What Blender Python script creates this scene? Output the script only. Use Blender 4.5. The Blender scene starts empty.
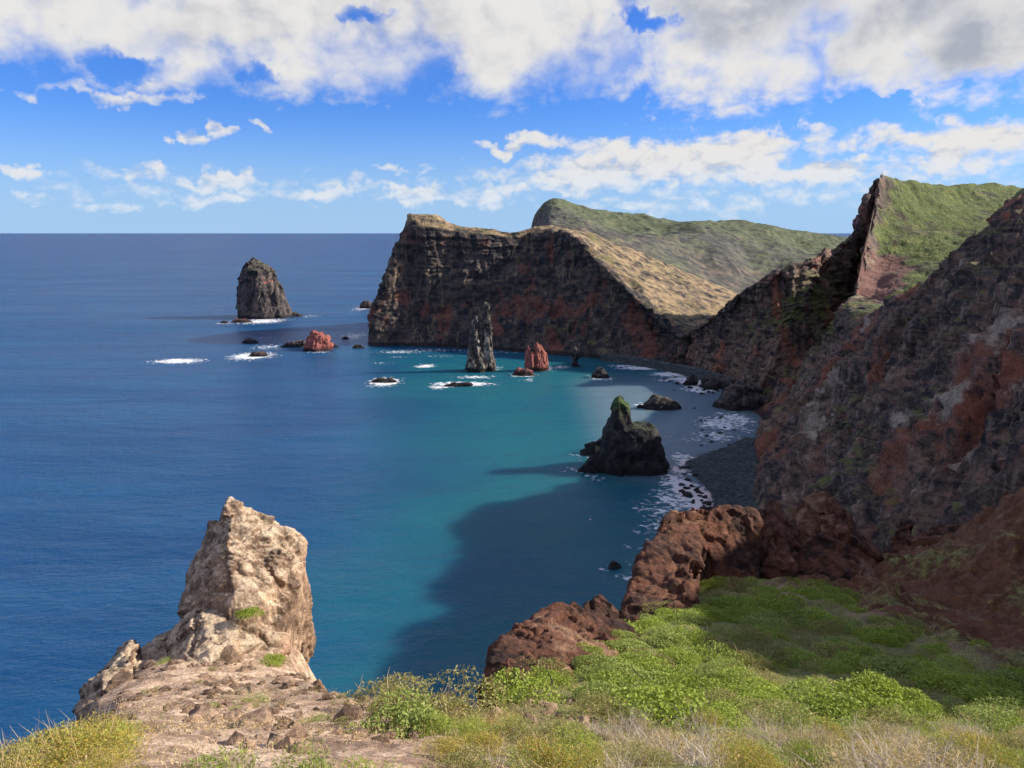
import bpy, bmesh, math, random
import numpy as np
from mathutils import Vector
R = math.radians
random.seed(7)
RNG = np.random.default_rng(11)
sc = bpy.context.scene
COL = sc.collection

# ------------------------------------------------------------------ camera, sky, sun, exposure
CAM_H, PITCH, F = 100.0, R(11.195), 768.0
cd = bpy.data.cameras.new('camera'); cam = bpy.data.objects.new('camera', cd); COL.objects.link(cam)
cam.location = (0, 0, CAM_H); cam.rotation_euler = (R(90) - PITCH, 0, 0)
cd.sensor_width = 36; cd.lens = 27.0; cd.clip_start = 0.1; cd.clip_end = 120000
sc.camera = cam
SUN_EL, SUN_AZ = R(29), R(82)          # azimuth clockwise from +Y (the view direction)
sd = bpy.data.lights.new('sun', 'SUN'); sun = bpy.data.objects.new('sun', sd); COL.objects.link(sun)
sd.energy = 5.0; sd.angle = R(0.53); sd.color = (1.0, 0.93, 0.82)
sdir = Vector((math.sin(SUN_AZ) * math.cos(SUN_EL), math.cos(SUN_AZ) * math.cos(SUN_EL), math.sin(SUN_EL)))
sun.rotation_euler = sdir.to_track_quat('Z', 'Y').to_euler()
sc.view_settings.view_transform = 'Standard'; sc.view_settings.look = 'None'
sc.view_settings.exposure = 0.55; sc.view_settings.gamma = 1.0; sc.view_settings.use_curve_mapping = False
SKY_STRENGTH = 0.10
cy = sc.cycles
cy.max_bounces = 4; cy.diffuse_bounces = 2; cy.glossy_bounces = 2; cy.transmission_bounces = 2; cy.transparent_max_bounces = 4
cy.caustics_reflective = False; cy.caustics_refractive = False
cy.use_adaptive_sampling = True; cy.adaptive_threshold = 0.02; cy.use_denoising = True

CP, SP = math.cos(PITCH), math.sin(PITCH)
def ray(px, py):
    u, v = (px - 512) / F, (384 - py) / F
    return np.array((u, CP + v * SP, -SP + v * CP))
def P(px, py, Y):                      # point at distance Y ahead along that line of sight
    d = ray(px, py); t = Y / d[1]
    return np.array((d[0] * t, Y, CAM_H + d[2] * t))
def Zp(px, py, z=0.0):                 # point at height z along that line of sight
    d = ray(px, py); t = (z - CAM_H) / d[2]
    return np.array((d[0] * t, d[1] * t, z))
def azel(px, py):
    d = ray(px, py)
    return math.degrees(math.atan2(d[0], d[1])), math.degrees(math.atan2(d[2], math.hypot(d[0], d[1])))
def project(p):                        # world -> picture, for sorting plants into zones
    p = np.atleast_2d(p); y = p[:, 1]; z = p[:, 2] - CAM_H
    dep = y * CP - z * SP; up = y * SP + z * CP
    dep = np.where(np.abs(dep) < 1e-3, 1e-3, dep)
    return 512 + F * p[:, 0] / dep, 384 - F * up / dep

# ------------------------------------------------------------------ node helper: arithmetic on sockets
class S:
    def __init__(s, nt, sock): s.nt, s.k = nt, sock
    def _m(s, op, *a):
        n = s.nt.nodes.new('ShaderNodeMath'); n.operation = op
        for i, x in enumerate((s,) + a):
            if isinstance(x, S): s.nt.links.new(x.k, n.inputs[i])
            else: n.inputs[i].default_value = x
        return S(s.nt, n.outputs[0])
    def __add__(s, o): return s._m('ADD', o)
    def __radd__(s, o): return s._m('ADD', o)
    def __sub__(s, o): return s._m('SUBTRACT', o)
    def __rsub__(s, o): return (s * -1.0) + o
    def __mul__(s, o): return s._m('MULTIPLY', o)
    def __rmul__(s, o): return s._m('MULTIPLY', o)
    def __truediv__(s, o): return s._m('DIVIDE', o)
    def max(s, o): return s._m('MAXIMUM', o)
    def min(s, o): return s._m('MINIMUM', o)
    def clamp(s): return s.max(0.0).min(1.0)
    def pow(s, o): return s._m('POWER', o)
    def step(s, a, b):                 # smoothstep
        n = s.nt.nodes.new('ShaderNodeMapRange'); n.interpolation_type = 'SMOOTHSTEP'
        s.nt.links.new(s.k, n.inputs[0]); n.inputs[1].default_value = a; n.inputs[2].default_value = b
        return S(s.nt, n.outputs[0])
def noise(nt, vec, scale, detail=5, rough=0.55, lac=2.0, dist=0.0, dim='3D'):
    n = nt.nodes.new('ShaderNodeTexNoise'); n.noise_dimensions = dim
    nt.links.new(vec.k, n.inputs['Vector'])
    n.inputs['Scale'].default_value = scale; n.inputs['Detail'].default_value = detail
    n.inputs['Roughness'].default_value = rough; n.inputs['Lacunarity'].default_value = lac
    n.inputs['Distortion'].default_value = dist
    return S(nt, n.outputs[0])
def voro(nt, vec, scale, feature='F1'):
    n = nt.nodes.new('ShaderNodeTexVoronoi'); n.feature = feature
    nt.links.new(vec.k, n.inputs['Vector']); n.inputs['Scale'].default_value = scale
    return S(nt, n.outputs[0])
def vmul(nt, vec, m, add=(0, 0, 0)):
    n = nt.nodes.new('ShaderNodeVectorMath'); n.operation = 'MULTIPLY_ADD'
    nt.links.new(vec.k, n.inputs[0]); n.inputs[1].default_value = m; n.inputs[2].default_value = add
    return S(nt, n.outputs[0])
def mix(nt, fac, a, b):
    n = nt.nodes.new('ShaderNodeMix'); n.data_type = 'RGBA'
    for sock, x in ((n.inputs[0], fac), (n.inputs[6], a), (n.inputs[7], b)):
        if isinstance(x, S): nt.links.new(x.k, sock)
        elif isinstance(x, tuple): sock.default_value = (*x, 1)
        else: sock.default_value = x
    return S(nt, n.outputs[2])
def comb(nt, x, y, z):
    n = nt.nodes.new('ShaderNodeCombineXYZ')
    for i, a in enumerate((x, y, z)):
        if isinstance(a, S): nt.links.new(a.k, n.inputs[i])
        else: n.inputs[i].default_value = a
    return S(nt, n.outputs[0])
def sep(nt, v):
    n = nt.nodes.new('ShaderNodeSeparateXYZ'); nt.links.new(v.k, n.inputs[0])
    return [S(nt, o) for o in n.outputs]

# ------------------------------------------------------------------ world: Nishita sky with cloud layers
def build_world():
    w = bpy.data.worlds.new('World'); sc.world = w; w.use_nodes = True
    nt = w.node_tree; nt.nodes.clear()
    w.cycles.sampling_method = 'MANUAL'; w.cycles.sample_map_resolution = 256
    # (px, py, rx, ry, weight): where the photographed cloud banks lie, as directions in the sky
    blobs = [(60,-10,230,105,1.0),(300,0,230,115,1.1),(520,0,170,125,1.15),(740,20,180,112,1.2),(960,10,230,112,1.25),
             (505,78,30,46,.6),(446,84,16,28,.4),(170,70,70,36,.6),(110,96,120,10,.75),(60,90,34,11,.6),
             (187,138,26,10,.9),(261,126,25,9,.9),(12,174,34,14,.95),(5,201,20,9,.8),(148,172,24,14,.8),(225,178,66,12,.85),
             (225,196,52,9,.75),(310,195,60,11,.85),(410,193,80,12,.95),(490,196,60,12,.8),
             (520,148,70,11,.85),(620,150,90,20,.95),(600,172,150,18,1.0),(690,160,160,34,1.2),(760,140,80,24,1.05),(800,175,130,18,1.05),(560,186,150,12,.8),
             (900,138,80,24,1.0),(985,142,100,32,1.15),(930,168,100,14,.9),(400,166,60,7,.6),(690,205,190,11,.62),(260,186,330,24,.42),(800,190,330,26,.5),(80,202,160,8,.5)]
    holes = [(372,10,26,14,.55),(654,17,44,18,.85),(130,64,60,16,.6),(270,72,30,12,.45),(880,102,70,10,.5),(600,108,60,12,.4)]
    tc = nt.nodes.new('ShaderNodeTexCoord'); d = S(nt, tc.outputs['Generated'])
    x, y, z = sep(nt, d)
    az = x._m('ARCTAN2', y) * 57.29578; el = z.max(-1.0).min(1.0)._m('ARCSINE') * 57.29578
    g = bpy.data.node_groups.new('cloud_billows', 'ShaderNodeTree')
    g.interface.new_socket('Dir', in_out='INPUT', socket_type='NodeSocketVector')
    g.interface.new_socket('Density', in_out='OUTPUT', socket_type='NodeSocketFloat')
    gi = g.nodes.new('NodeGroupInput'); go = g.nodes.new('NodeGroupOutput'); ae = S(g, gi.outputs[0])
    ga, ge, _ = sep(g, ae)
    def vor(vec, scale):
        n = g.nodes.new('ShaderNodeTexVoronoi'); n.voronoi_dimensions = '2D'; n.feature = 'F1'
        g.links.new(vec.k, n.inputs['Vector']); n.inputs['Scale'].default_value = scale; n.inputs['Detail'].default_value = 2.0; n.inputs['Roughness'].default_value = .5
        return S(g, n.outputs[0])
    wv = noise(g, ae, .35, 2, .5, dim='2D')
    p = comb(g, ga + wv * 1.6, ge * 1.9 + wv * 1.2, 0.0); ph = comb(g, ga + wv * 1.6, ge * 1.3 + wv * 1.2, 3.0)
    hi = ge.step(7.0, 11.0)
    low = (noise(g, p, .42, 6, .58, dim='2D') - .5) * 1.5 + (.48 - vor(p, .62)) * .75
    high = (noise(g, ph, .15, 7, .56, dim='2D') - .5) * 1.7 + (.48 - vor(ph, .24)) * .42
    g.links.new((low * (1.0 - hi) + high * hi).k, go.inputs[0])
    def D(dx, dy):
        gn = nt.nodes.new('ShaderNodeGroup'); gn.node_tree = g
        nt.links.new(comb(nt, az + dx, el + dy, 0.0).k, gn.inputs[0]); return S(nt, gn.outputs[0])
    b0 = D(0, 0); b1 = D(.9, .7); b2 = D(2.4, 1.6)
    wob = noise(nt, comb(nt, az, el, 0.0), .22, 4, .55, dim='2D')
    wo2 = noise(nt, comb(nt, az, el, 7.0), .5, 4, .6, dim='2D')
    aej = comb(nt, az + (wob - .5) * 8.0 + (wo2 - .5) * 3.5, el + (wob - .5) * 2.6 + (wo2 - .5) * 2.2, 0.0)
    def ell(px, py, rx, ry, s):
        a0, e0 = azel(px, py); a1 = azel(px + rx, py)[0] - a0; e1 = e0 - azel(px, py + ry)[1]
        n = vmul(nt, aej, (1 / a1, 1 / e1, 0), (-a0 / a1, -e0 / e1, 0))
        dn = nt.nodes.new('ShaderNodeVectorMath'); dn.operation = 'DOT_PRODUCT'
        nt.links.new(n.k, dn.inputs[0]); nt.links.new(n.k, dn.inputs[1])
        return S(nt, dn.outputs['Value'])._m('MULTIPLY_ADD', -s, s)
    tot = None
    for b in blobs:
        v = ell(*b); tot = v if tot is None else tot._m('SMOOTH_MAX', v, .2)
    tot = tot.max(-1.2)
    for b in holes: tot = tot - ell(*b).max(0.0)
    # elsewhere, out of view: added broken cloud, cover raised for neutral fill light
    front = az._m('ABSOLUTE').step(42, 58).max(el.step(17, 24))
    other = (noise(nt, comb(nt, az, el, 0.0), .06, 3, dim='2D') - .40) * 5.0
    tot = tot.min(1.05) * (1.0 - front) + other * front
    dens = tot + b0 * (.62 + .18 * el.step(7.0, 11.0)) - .22
    alpha = dens.step(-.16, .66)
    hi = el.step(7.0, 11.0)
    grey = noise(nt, comb(nt, az, el * 1.8, 0.0), .13, 4, .55, dim='2D')
    right = az.step(2.0, 20.0)
    thick = dens.step(.3, .9) * hi * (grey.step(.28, .70) * .58 + right * .60) 
    b3 = D(.1, .95)
    lit = ((b0 - b1) * (.55 + hi * .45) + (b0 - b2) * (.2 + hi * .3) + (b0 - b3) * .45 * (1.0 - hi) + .66).clamp()

    bright = (lit * .72 + .32 - thick * .60).clamp()
    ccol = mix(nt, bright.step(-.25, .90), (0.245, 0.27, 0.335), (0.555, 0.545, 0.535))
    sky = nt.nodes.new('ShaderNodeTexSky'); sky.sky_type = 'NISHITA'; sky.sun_disc = False
    sky.sun_elevation = SUN_EL; sky.sun_rotation = SUN_AZ; sky.altitude = 100
    sky.air_density = 1.0; sky.dust_density = 0.4; sky.ozone_density = 3.0
    hs = nt.nodes.new('ShaderNodeHueSaturation'); hs.inputs['Saturation'].default_value = 1.15
    nt.links.new(sky.outputs[0], hs.inputs['Color'])
    vm = nt.nodes.new('ShaderNodeVectorMath'); vm.operation = 'MULTIPLY'
    vm.inputs[1].default_value = tuple(SKY_STRENGTH * k for k in (.38, .62, 1.16))
    nt.links.new(hs.outputs[0], vm.inputs[0])
    base = S(nt, vm.outputs[0])
    far = 1.0 - el.step(-1.0, 9.0)
    base = mix(nt, far * .9, base, (0.27, 0.42, 0.63))
    fc = 1.0 - el.step(0.0, 6.0)
    ccol = mix(nt, fc * .45, ccol, (0.58, 0.66, 0.76))
    col = mix(nt, alpha * (1.0 - fc * .3) * el.step(.1, 1.0), base, ccol)
    bg = nt.nodes.new('ShaderNodeBackground'); nt.links.new(col.k, bg.inputs[0]); bg.inputs[1].default_value = 1.0
    out = nt.nodes.new('ShaderNodeOutputWorld'); nt.links.new(bg.outputs[0], out.inputs[0])
build_world()

# ------------------------------------------------------------------ numpy noise
PERM = np.random.default_rng(3).permutation(256).astype(np.int64)
GRAD = np.random.default_rng(4).normal(size=(256, 3)); GRAD /= np.linalg.norm(GRAD, axis=1)[:, None]
def perlin(p):
    i = np.floor(p).astype(np.int64); f = p - i
    w = f * f * f * (f * (f * 6 - 15) + 10)
    out = np.zeros(len(p))
    for dx in (0, 1):
        for dy in (0, 1):
            for dz in (0, 1):
                h = PERM[(PERM[(PERM[(i[:, 0] + dx) & 255] + i[:, 1] + dy) & 255] + i[:, 2] + dz) & 255]
                g = GRAD[h]
                dot = g[:, 0] * (f[:, 0] - dx) + g[:, 1] * (f[:, 1] - dy) + g[:, 2] * (f[:, 2] - dz)
                out += dot * (w[:, 0] if dx else 1 - w[:, 0]) * (w[:, 1] if dy else 1 - w[:, 1]) * (w[:, 2] if dz else 1 - w[:, 2])
    return out * 1.5
def fbm(p, scale, octs=5, gain=0.5, seed=0.0, aniso=(1, 1, 1)):
    q = p * np.array(aniso) / scale + seed; a, s = 1.0, 0.0
    for k in range(octs):
        s = s + a * perlin(q); q = q * 2.03 + 17.3; a *= gain
    return s
def ridged(p, scale, octs=5, gain=0.5, seed=0.0, aniso=(1, 1, 1)):
    q = p * np.array(aniso) / scale + seed; a, s = 1.0, 0.0
    for k in range(octs):
        s = s + a * (1 - 2 * np.abs(perlin(q))); q = q * 2.03 + 17.3; a *= gain
    return s - 0.5
def worley(p, scale, seed=0, aniso=(1, 1, 1)):
    """(distance to nearest cell point, gap to the second, random value of the nearest cell)"""
    q = p * np.array(aniso) / scale + seed * 7.31; i = np.floor(q).astype(np.int64); f1 = np.full(len(p), 9.0); f2 = f1.copy(); rv = np.zeros(len(p))
    for dx in (-1, 0, 1):
        for dy in (-1, 0, 1):
            for dz in (-1, 0, 1):
                c = i + (dx, dy, dz)
                h = PERM[(PERM[(PERM[c[:, 0] & 255] + c[:, 1]) & 255] + c[:, 2]) & 255]
                d = np.linalg.norm(c + .5 + GRAD[h] * .5 - q, axis=1); m = d < f1
                f2 = np.where(m, f1, np.minimum(f2, d)); rv = np.where(m, h / 255.0, rv); f1 = np.where(m, d, f1)
    return f1, f2 - f1, rv
def facets(p, scale, seed=0, aniso=(1, 1, 1), tilt=1.1):
    """broken-rock relief: every cell is a tilted flat face set in or out from its neighbours"""
    q = p * np.array(aniso) / scale + seed * 5.77 + np.stack([perlin(p / scale * .8 + 5), perlin(p / scale * .8 + 15), perlin(p / scale * .8 + 25)], 1) * .25
    i = np.floor(q).astype(np.int64); f1 = np.full(len(p), 9.0); out = np.zeros(len(p))
    for dx in (-1, 0, 1):
        for dy in (-1, 0, 1):
            for dz in (-1, 0, 1):
                c = i + (dx, dy, dz)
                h = PERM[(PERM[(PERM[c[:, 0] & 255] + c[:, 1]) & 255] + c[:, 2]) & 255]
                v = q - (c + .5 + GRAD[h] * .5); d = np.linalg.norm(v, axis=1); m = d < f1
                val = (PERM[(h + 77) & 255] / 255.0 - .5) * .9 + (v * GRAD[(h + 31) & 255]).sum(1) * tilt
                out = np.where(m, val, out); f1 = np.where(m, d, f1)
    return out
def blocky(p, scale, seed=0, aniso=(1, 1, 1)):
    f, g, r = worley(p + np.stack([perlin(p / scale * 1.7 + 3), perlin(p / scale * 1.7 + 9), perlin(p / scale * 1.7 + 21)], 1) * scale * .35, scale, seed, aniso)
    return (r - .5) * 1.3 * sstep(g, 0, .18) - (1 - sstep(g, 0, .12)) * .4 + (.5 - f) * .5
def sstep(x, a, b):
    t = np.clip((x - a) / (b - a), 0, 1); return t * t * (3 - 2 * t)

# ------------------------------------------------------------------ mesh helpers
def fast_mesh(name, V, Fq, smooth=True):
    me = bpy.data.meshes.new(name); n = Fq.shape[1]
    me.vertices.add(len(V)); me.vertices.foreach_set('co', np.ascontiguousarray(V, dtype=np.float32).ravel())
    me.loops.add(Fq.size); me.loops.foreach_set('vertex_index', Fq.astype(np.int32).ravel())
    me.polygons.add(len(Fq)); me.polygons.foreach_set('loop_start', np.arange(0, Fq.size, n, dtype=np.int32))
    me.update(calc_edges=True); me.validate()
    me.polygons.foreach_set('use_smooth', np.full(len(me.polygons), smooth))
    return me
def zone_attr(me, Z, name='zone'):
    a = me.attributes.new(name, 'FLOAT_COLOR', 'POINT')
    c = np.ones((len(me.vertices), 4), np.float32); c[:, :3] = Z
    a.data.foreach_set('color', c.ravel())
def obj(name, me, mat=None, parent=None, **kw):
    o = bpy.data.objects.new(name, me); COL.objects.link(o)
    if mat and not me.materials: me.materials.append(mat)
    if parent: o.parent = parent
    for k, v in kw.items():
        if v is not None: o[k] = v
    return o
def grid_faces(nu, nv):
    i = np.arange(nu * nv).reshape(nu, nv)
    return np.stack([i[:-1, :-1], i[1:, :-1], i[1:, 1:], i[:-1, 1:]], -1).reshape(-1, 4)
def cr(A, t, tension=0.42):            # cardinal spline through A along axis 0
    n = len(A); i = np.clip(np.floor(t).astype(int), 0, n - 2); f = (t - i).reshape((-1,) + (1,) * (A.ndim - 1))
    p0, p1, p2, p3 = A[np.maximum(i - 1, 0)], A[i], A[i + 1], A[np.minimum(i + 2, n - 1)]
    m1, m2 = (p2 - p0) * tension, (p3 - p1) * tension
    f2, f3 = f * f, f * f * f
    return (2 * f3 - 3 * f2 + 1) * p1 + (f3 - 2 * f2 + f) * m1 + (-2 * f3 + 3 * f2) * p2 + (f3 - f2) * m2
def loft(st, nu, nv, uw=None, vw=None):
    A = np.array(st, float)
    def param(L, w, n):
        L = L if w is None else np.array(w, float)
        c = np.concatenate([[0], np.cumsum(L)]); return np.interp(np.linspace(0, c[-1], n), c, np.arange(len(c)))
    Lu = np.linalg.norm(np.diff(A, axis=0), axis=2).mean(1); Lv = np.linalg.norm(np.diff(A, axis=1), axis=2).mean(0)
    B = cr(A, param(Lu, uw, nu)); B = np.swapaxes(cr(np.swapaxes(B, 0, 1), param(Lv, vw, nv)), 0, 1)
    return B
def grid_normals(G):
    du = np.gradient(G, axis=0); dv = np.gradient(G, axis=1)
    n = np.cross(du, dv); return n / (np.linalg.norm(n, axis=2, keepdims=True) + 1e-9)
def vert_normals(me):
    n = np.empty(len(me.vertices) * 3, np.float32); me.vertex_normals.foreach_get('vector', n)
    return n.reshape(-1, 3).astype(float)
def coords(me):
    v = np.empty(len(me.vertices) * 3, np.float32); me.vertices.foreach_get('co', v); return v.reshape(-1, 3).astype(float)

# ------------------------------------------------------------------ rock / soil material
def rock_mat(name, dark, mid, red, pale, green, scale=1.0, bump=0.6, veg_slope=(0.45, 0.8), strata=0.0, rough=0.92, cell=.25, tide=False):
    m = bpy.data.materials.new(name); m.use_nodes = True; nt = m.node_tree; bs = nt.nodes['Principled BSDF']
    geo = nt.nodes.new('ShaderNodeNewGeometry'); pos = S(nt, geo.outputs['Position']); nrm = S(nt, geo.outputs['Normal'])
    at = nt.nodes.new('ShaderNodeAttribute'); at.attribute_name = 'zone'
    sx = nt.nodes.new('ShaderNodeSeparateColor'); nt.links.new(at.outputs['Color'], sx.inputs[0])
    zr, zg, zb = [S(nt, o) for o in sx.outputs]
    k = 1.0 / scale
    big = noise(nt, vmul(nt, pos, (1, 1, 0.45)), 0.035 * k, 6, 0.6)
    med = noise(nt, pos, 0.22 * k, 8, 0.65)
    fine = noise(nt, pos, 1.6 * k, 8, 0.7)
    streak = noise(nt, vmul(nt, pos, (1, 1, 0.16)), 0.16 * k, 6, 0.6, dist=0.6)
    band = noise(nt, vmul(nt, pos, (0.12, 0.12, 1.0)), 0.28 * k, 5, 0.6, dist=0.8)
    c = mix(nt, (big * 0.5 + med * 0.8 + (streak - 0.5) * 0.5).step(0.5, 0.85), dark, mid)
    nz = sep(nt, nrm)[2]
    if strata:
        steep = 1.0 - nz.step(.60, .85)
        c = mix(nt, band.step(0.50, 0.56) * strata * steep, c, mid)
        thin = noise(nt, vmul(nt, pos, (.05, .05, 1.0)), .75 * k, 3, .6, dist=.5)
        c = mix(nt, thin.step(.54, .60) * strata * .8 * steep, c, dark)
        dyke = noise(nt, vmul(nt, pos, (1, 1, .04)), .07 * k, 4, .6, dist=.3)
        c = mix(nt, ((dyke - .5)._m('ABSOLUTE') * -1.0).step(-.016, -.004) * strata * steep * .8, c, pale)
    c = mix(nt, ((zr - 0.5) * 1.0 + med * 0.55 + streak * 0.6 + big * 0.2).step(0.55, 0.85), c, red)
    c = mix(nt, ((zb - 0.5) * 1.1 + fine * 0.35 + med * 0.4 + streak * 0.4).step(0.55, 0.95), c, pale)
    veg = ((zg - 0.5) * 1.0 + nz.step(*veg_slope) * 0.35 + med.step(.3, .7) * 0.42 + fine.step(.3, .7) * 0.22 + streak * .2).step(0.52, 0.95)
    gcol = mix(nt, fine.step(0.35, 0.65), green, tuple(x * 1.7 for x in green))
    gcol = mix(nt, med.step(0.5, 0.7) * 0.6, gcol, (green[0] * 2.2, green[1] * 1.5, green[2] * 1.2))
    c = mix(nt, veg * zg.step(0.05, 0.3), c, gcol)
    if tide:                           # wet dark rock up to the splash line
        wet = (sep(nt, pos)[2] * -1.0 + med * 5.0).step(-1.2, .6)
        c = mix(nt, wet * .8, c, (.018, .017, .017))
    gain = fine.step(.34, .66) * .55 + med.step(.32, .68) * .50 + streak.step(.35, .65) * .2 + .42
    mm = nt.nodes.new('ShaderNodeVectorMath'); mm.operation = 'SCALE'
    nt.links.new(c.k, mm.inputs[0]); nt.links.new(gain.k, mm.inputs['Scale'])
    nt.links.new(mm.outputs[0], bs.inputs['Base Color'])
    h = med * 1.2 + fine * 0.45 + noise(nt, pos, 6.0 * k, 6, 0.7) * 0.18 + voro(nt, pos, 0.9 * k) * cell
    b = nt.nodes.new('ShaderNodeBump'); b.inputs['Strength'].default_value = bump; b.inputs['Distance'].default_value = 1.6 * scale
    nt.links.new(h.k, b.inputs['Height']); nt.links.new(b.outputs[0], bs.inputs['Normal'])
    bs.inputs['Roughness'].default_value = rough; bs.inputs['Specular IOR Level'].default_value = 0.25
    return m
M = {}
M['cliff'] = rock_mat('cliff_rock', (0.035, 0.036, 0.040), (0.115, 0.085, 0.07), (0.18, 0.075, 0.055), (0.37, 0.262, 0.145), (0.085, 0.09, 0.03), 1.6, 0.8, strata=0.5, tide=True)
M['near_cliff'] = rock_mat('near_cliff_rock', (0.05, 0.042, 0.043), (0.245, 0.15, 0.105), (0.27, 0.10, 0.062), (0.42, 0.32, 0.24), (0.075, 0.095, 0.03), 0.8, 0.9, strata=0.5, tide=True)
M['stack'] = rock_mat('sea_stack_rock', (0.035, 0.033, 0.035), (0.14, 0.11, 0.095), (0.33, 0.11, 0.085), (0.42, 0.37, 0.30), (0.06, 0.085, 0.03), 0.9, 0.8, tide=True)
M['shaded_stack'] = rock_mat('shaded_stack_rock', (0.018, 0.018, 0.02), (0.05, 0.045, 0.043), (0.07, 0.04, 0.035), (0.10, 0.09, 0.08), (0.045, 0.068, 0.022), 0.9, 0.8, tide=True)  # stack rock darkened: the stack's shade is put into its colour
M['hill'] = rock_mat('hill_turf', (0.065, 0.05, 0.04), (0.17, 0.125, 0.09), (0.18, 0.09, 0.07), (0.36, 0.29, 0.18), (0.075, 0.092, 0.026), 2.0, 0.6, veg_slope=(0.2, 0.7))
M['far_hill'] = rock_mat('far_hill_turf', (0.065, 0.065, 0.06), (0.125, 0.11, 0.085), (0.19, 0.12, 0.09), (0.28, 0.23, 0.17), (0.068, 0.080, 0.042), 2.6, 0.35, veg_slope=(0.2, 0.7))
M['pillar'] = rock_mat('tan_rock', (0.16, 0.10, 0.066), (0.40, 0.27, 0.175), (0.37, 0.22, 0.145), (0.54, 0.415, 0.285), (0.10, 0.14, 0.03), 0.16, 0.7, cell=.06)
M['redrock'] = rock_mat('red_rock', (0.045, 0.025, 0.019), (0.115, 0.055, 0.037), (0.155, 0.066, 0.040), (0.27, 0.155, 0.095), (0.07, 0.09, 0.025), 0.2, 0.9, cell=.06)
M['soil'] = rock_mat('hillside_soil', (0.32, 0.205, 0.135), (0.52, 0.36, 0.245), (0.16, 0.072, 0.040), (0.62, 0.47, 0.335), (0.13, 0.13, 0.045), 0.14, 0.6)
M['pebble'] = rock_mat('beach_pebbles', (0.035, 0.045, 0.045), (0.07, 0.085, 0.085), (0.09, 0.08, 0.07), (0.14, 0.14, 0.14), (0.06, 0.08, 0.03), 0.35, 0.9)

# ------------------------------------------------------------------ landforms from lofted profiles
def landform(name, st, nu, nv, mat, zonef, disp, uw=None, vw=None, kind='structure'):
    G = loft(st, nu, nv, uw, vw)
    V = G.reshape(-1, 3); N = grid_normals(G).reshape(-1, 3)
    s = np.linspace(0, 1, nu)[:, None].repeat(nv, 1).ravel(); t = np.linspace(0, 1, nv)[None].repeat(nu, 0).ravel()
    V2 = disp(V, N, s, t)
    N2 = grid_normals(V2.reshape(nu, nv, 3)).reshape(-1, 3)
    if N2[:, 2].mean() < 0: N2 = -N2
    Fq = grid_faces(nu, nv)
    me = fast_mesh(name, V2, Fq)
    n = vert_normals(me)
    if n[:, 2].mean() < 0: me.flip_normals()
    zone_attr(me, zonef(V2, N2, s, t))
    return obj(name, me, mat, kind=kind)
def sh(px, py, z=0.0): return Zp(px, py, z)
def prof(shore, crest, back, bow=0.0, low=-8.0, h1=.28, h2=.62):
    """seabed, shore, two points up the face, crest, then the given back points"""
    a, c = np.array(shore, float), np.array(crest, float)
    d = c - a; f1 = a + d * np.array((h1, h1, 0.36)); f2 = a + d * np.array((h2, h2, 0.74))
    out = np.array((-d[0], -d[1], 0.0)); L = np.hypot(*out[:2]) + 1e-6; out /= L
    f1 += out * bow; f2 += out * bow
    b = a + out * 14; b[2] = low
    return [b, a, f1, f2, c] + [np.array(x, float) for x in back]

# main promontory
st = []
def off(p, dx, dy, dz): return np.array(p) + np.array((dx, dy, dz))
nose = [P(360, 350, 668), P(366, 344, 690), P(371, 312, 698), P(384, 270, 712), P(403, 228, 738), P(411, 223, 765), off(P(402, 224, 738), -8, 150, -110)]
back0 = [off(nose[0], 5, 150, 0), off(nose[1], 8, 140, 0), off(nose[2], 12, 120, 0), off(nose[3], 14, 100, 0), off(nose[4], 16, 70, -6), off(nose[5], 18, 50, -4), off(nose[6], 20, 20, 0)]
st += [back0, nose]
for shp, cr_, b1, dz2 in [
    ((400, 346), (410, 225, 722), (416, 217.5, 748), 150),
    ((432, 347), (432, 226, 718), (434, 218, 750), 150),
    ((465, 349), (458, 230, 722), (458, 229, 752), 150),
    ((500, 351), (495, 234, 724), (496, 234, 742), 150),
    ((525, 353), (516, 237, 726), (518, 238.5, 736), 140),
    ((548, 355), (534, 231, 728), (538, 231, 748), 130),
    ((575, 357), (556, 230.5, 716), (562, 231, 760), 130),
    ((600, 359), (578, 236, 694), (604, 240, 790), 100),
    ((625, 361), (603, 259, 668), (650, 255, 800), 80),
    ((648, 364), (634, 287, 634), (704, 278, 800), 60),
    ((672, 367), (662, 313, 606), (738, 293, 780), 40),
    ((694, 371), (684, 332, 580), (742, 306, 700), 20),
    ((716, 376), (706, 330, 588), (756, 306, 690), 20)]:
    s_ = sh(*shp, 0); c_ = P(*cr_); b_ = P(*b1)
    st.append(prof(s_, c_, [b_, off(b_, 6, 60, -min(b_[2] + 6, dz2 * 0.55))], bow=0, h1=.5, h2=.84))
def d_prom(V, N, s, t):
    TC = 134 / 244; edge = 1 - .7 * sstep(t, TC - .1, TC); face = sstep(t, 0.03, 0.12) * (1 - sstep(t, TC - .005, TC + .02)) * edge
    rib = ridged(V, 42, 5, 0.52, 2.0, (1, 1, 0.28))
    rel = (rib * 2.6 + facets(V, 15, 4, (1, 1, .5)) * 2.6 + facets(V, 5, 6, (1, 1, .6)) * 1.1 + fbm(V, 4, 3, 0.55, 9) * .5 + ledges(V, 11, 3, 3.0) + ledges(V, 4, 9, 1.4) - np.maximum(ridged(V, 22, 2, .5, 71, (1, 1, .14)) - .5, 0) * 5); d = face * (rel - np.percentile(rel, 70))
    d += (1 - face) * (fbm(V, 26, 5, .55, 4) * 1.9 - ridged(V, 16, 4, .55, 44) * .8 + ridged(V, 40, 3, .5, 8) * 1.0) * sstep(t, TC, .66)
    d -= 1.6 * (1 - face)
    d += facets(V, 13, 61) * 3.2 * np.exp(-((t - TC) / .035) ** 2) * sstep(s, .45, .6)
    return V + N * (np.where(N[:, 2:].mean() < 0, -1, 1) * d)[:, None]
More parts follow.
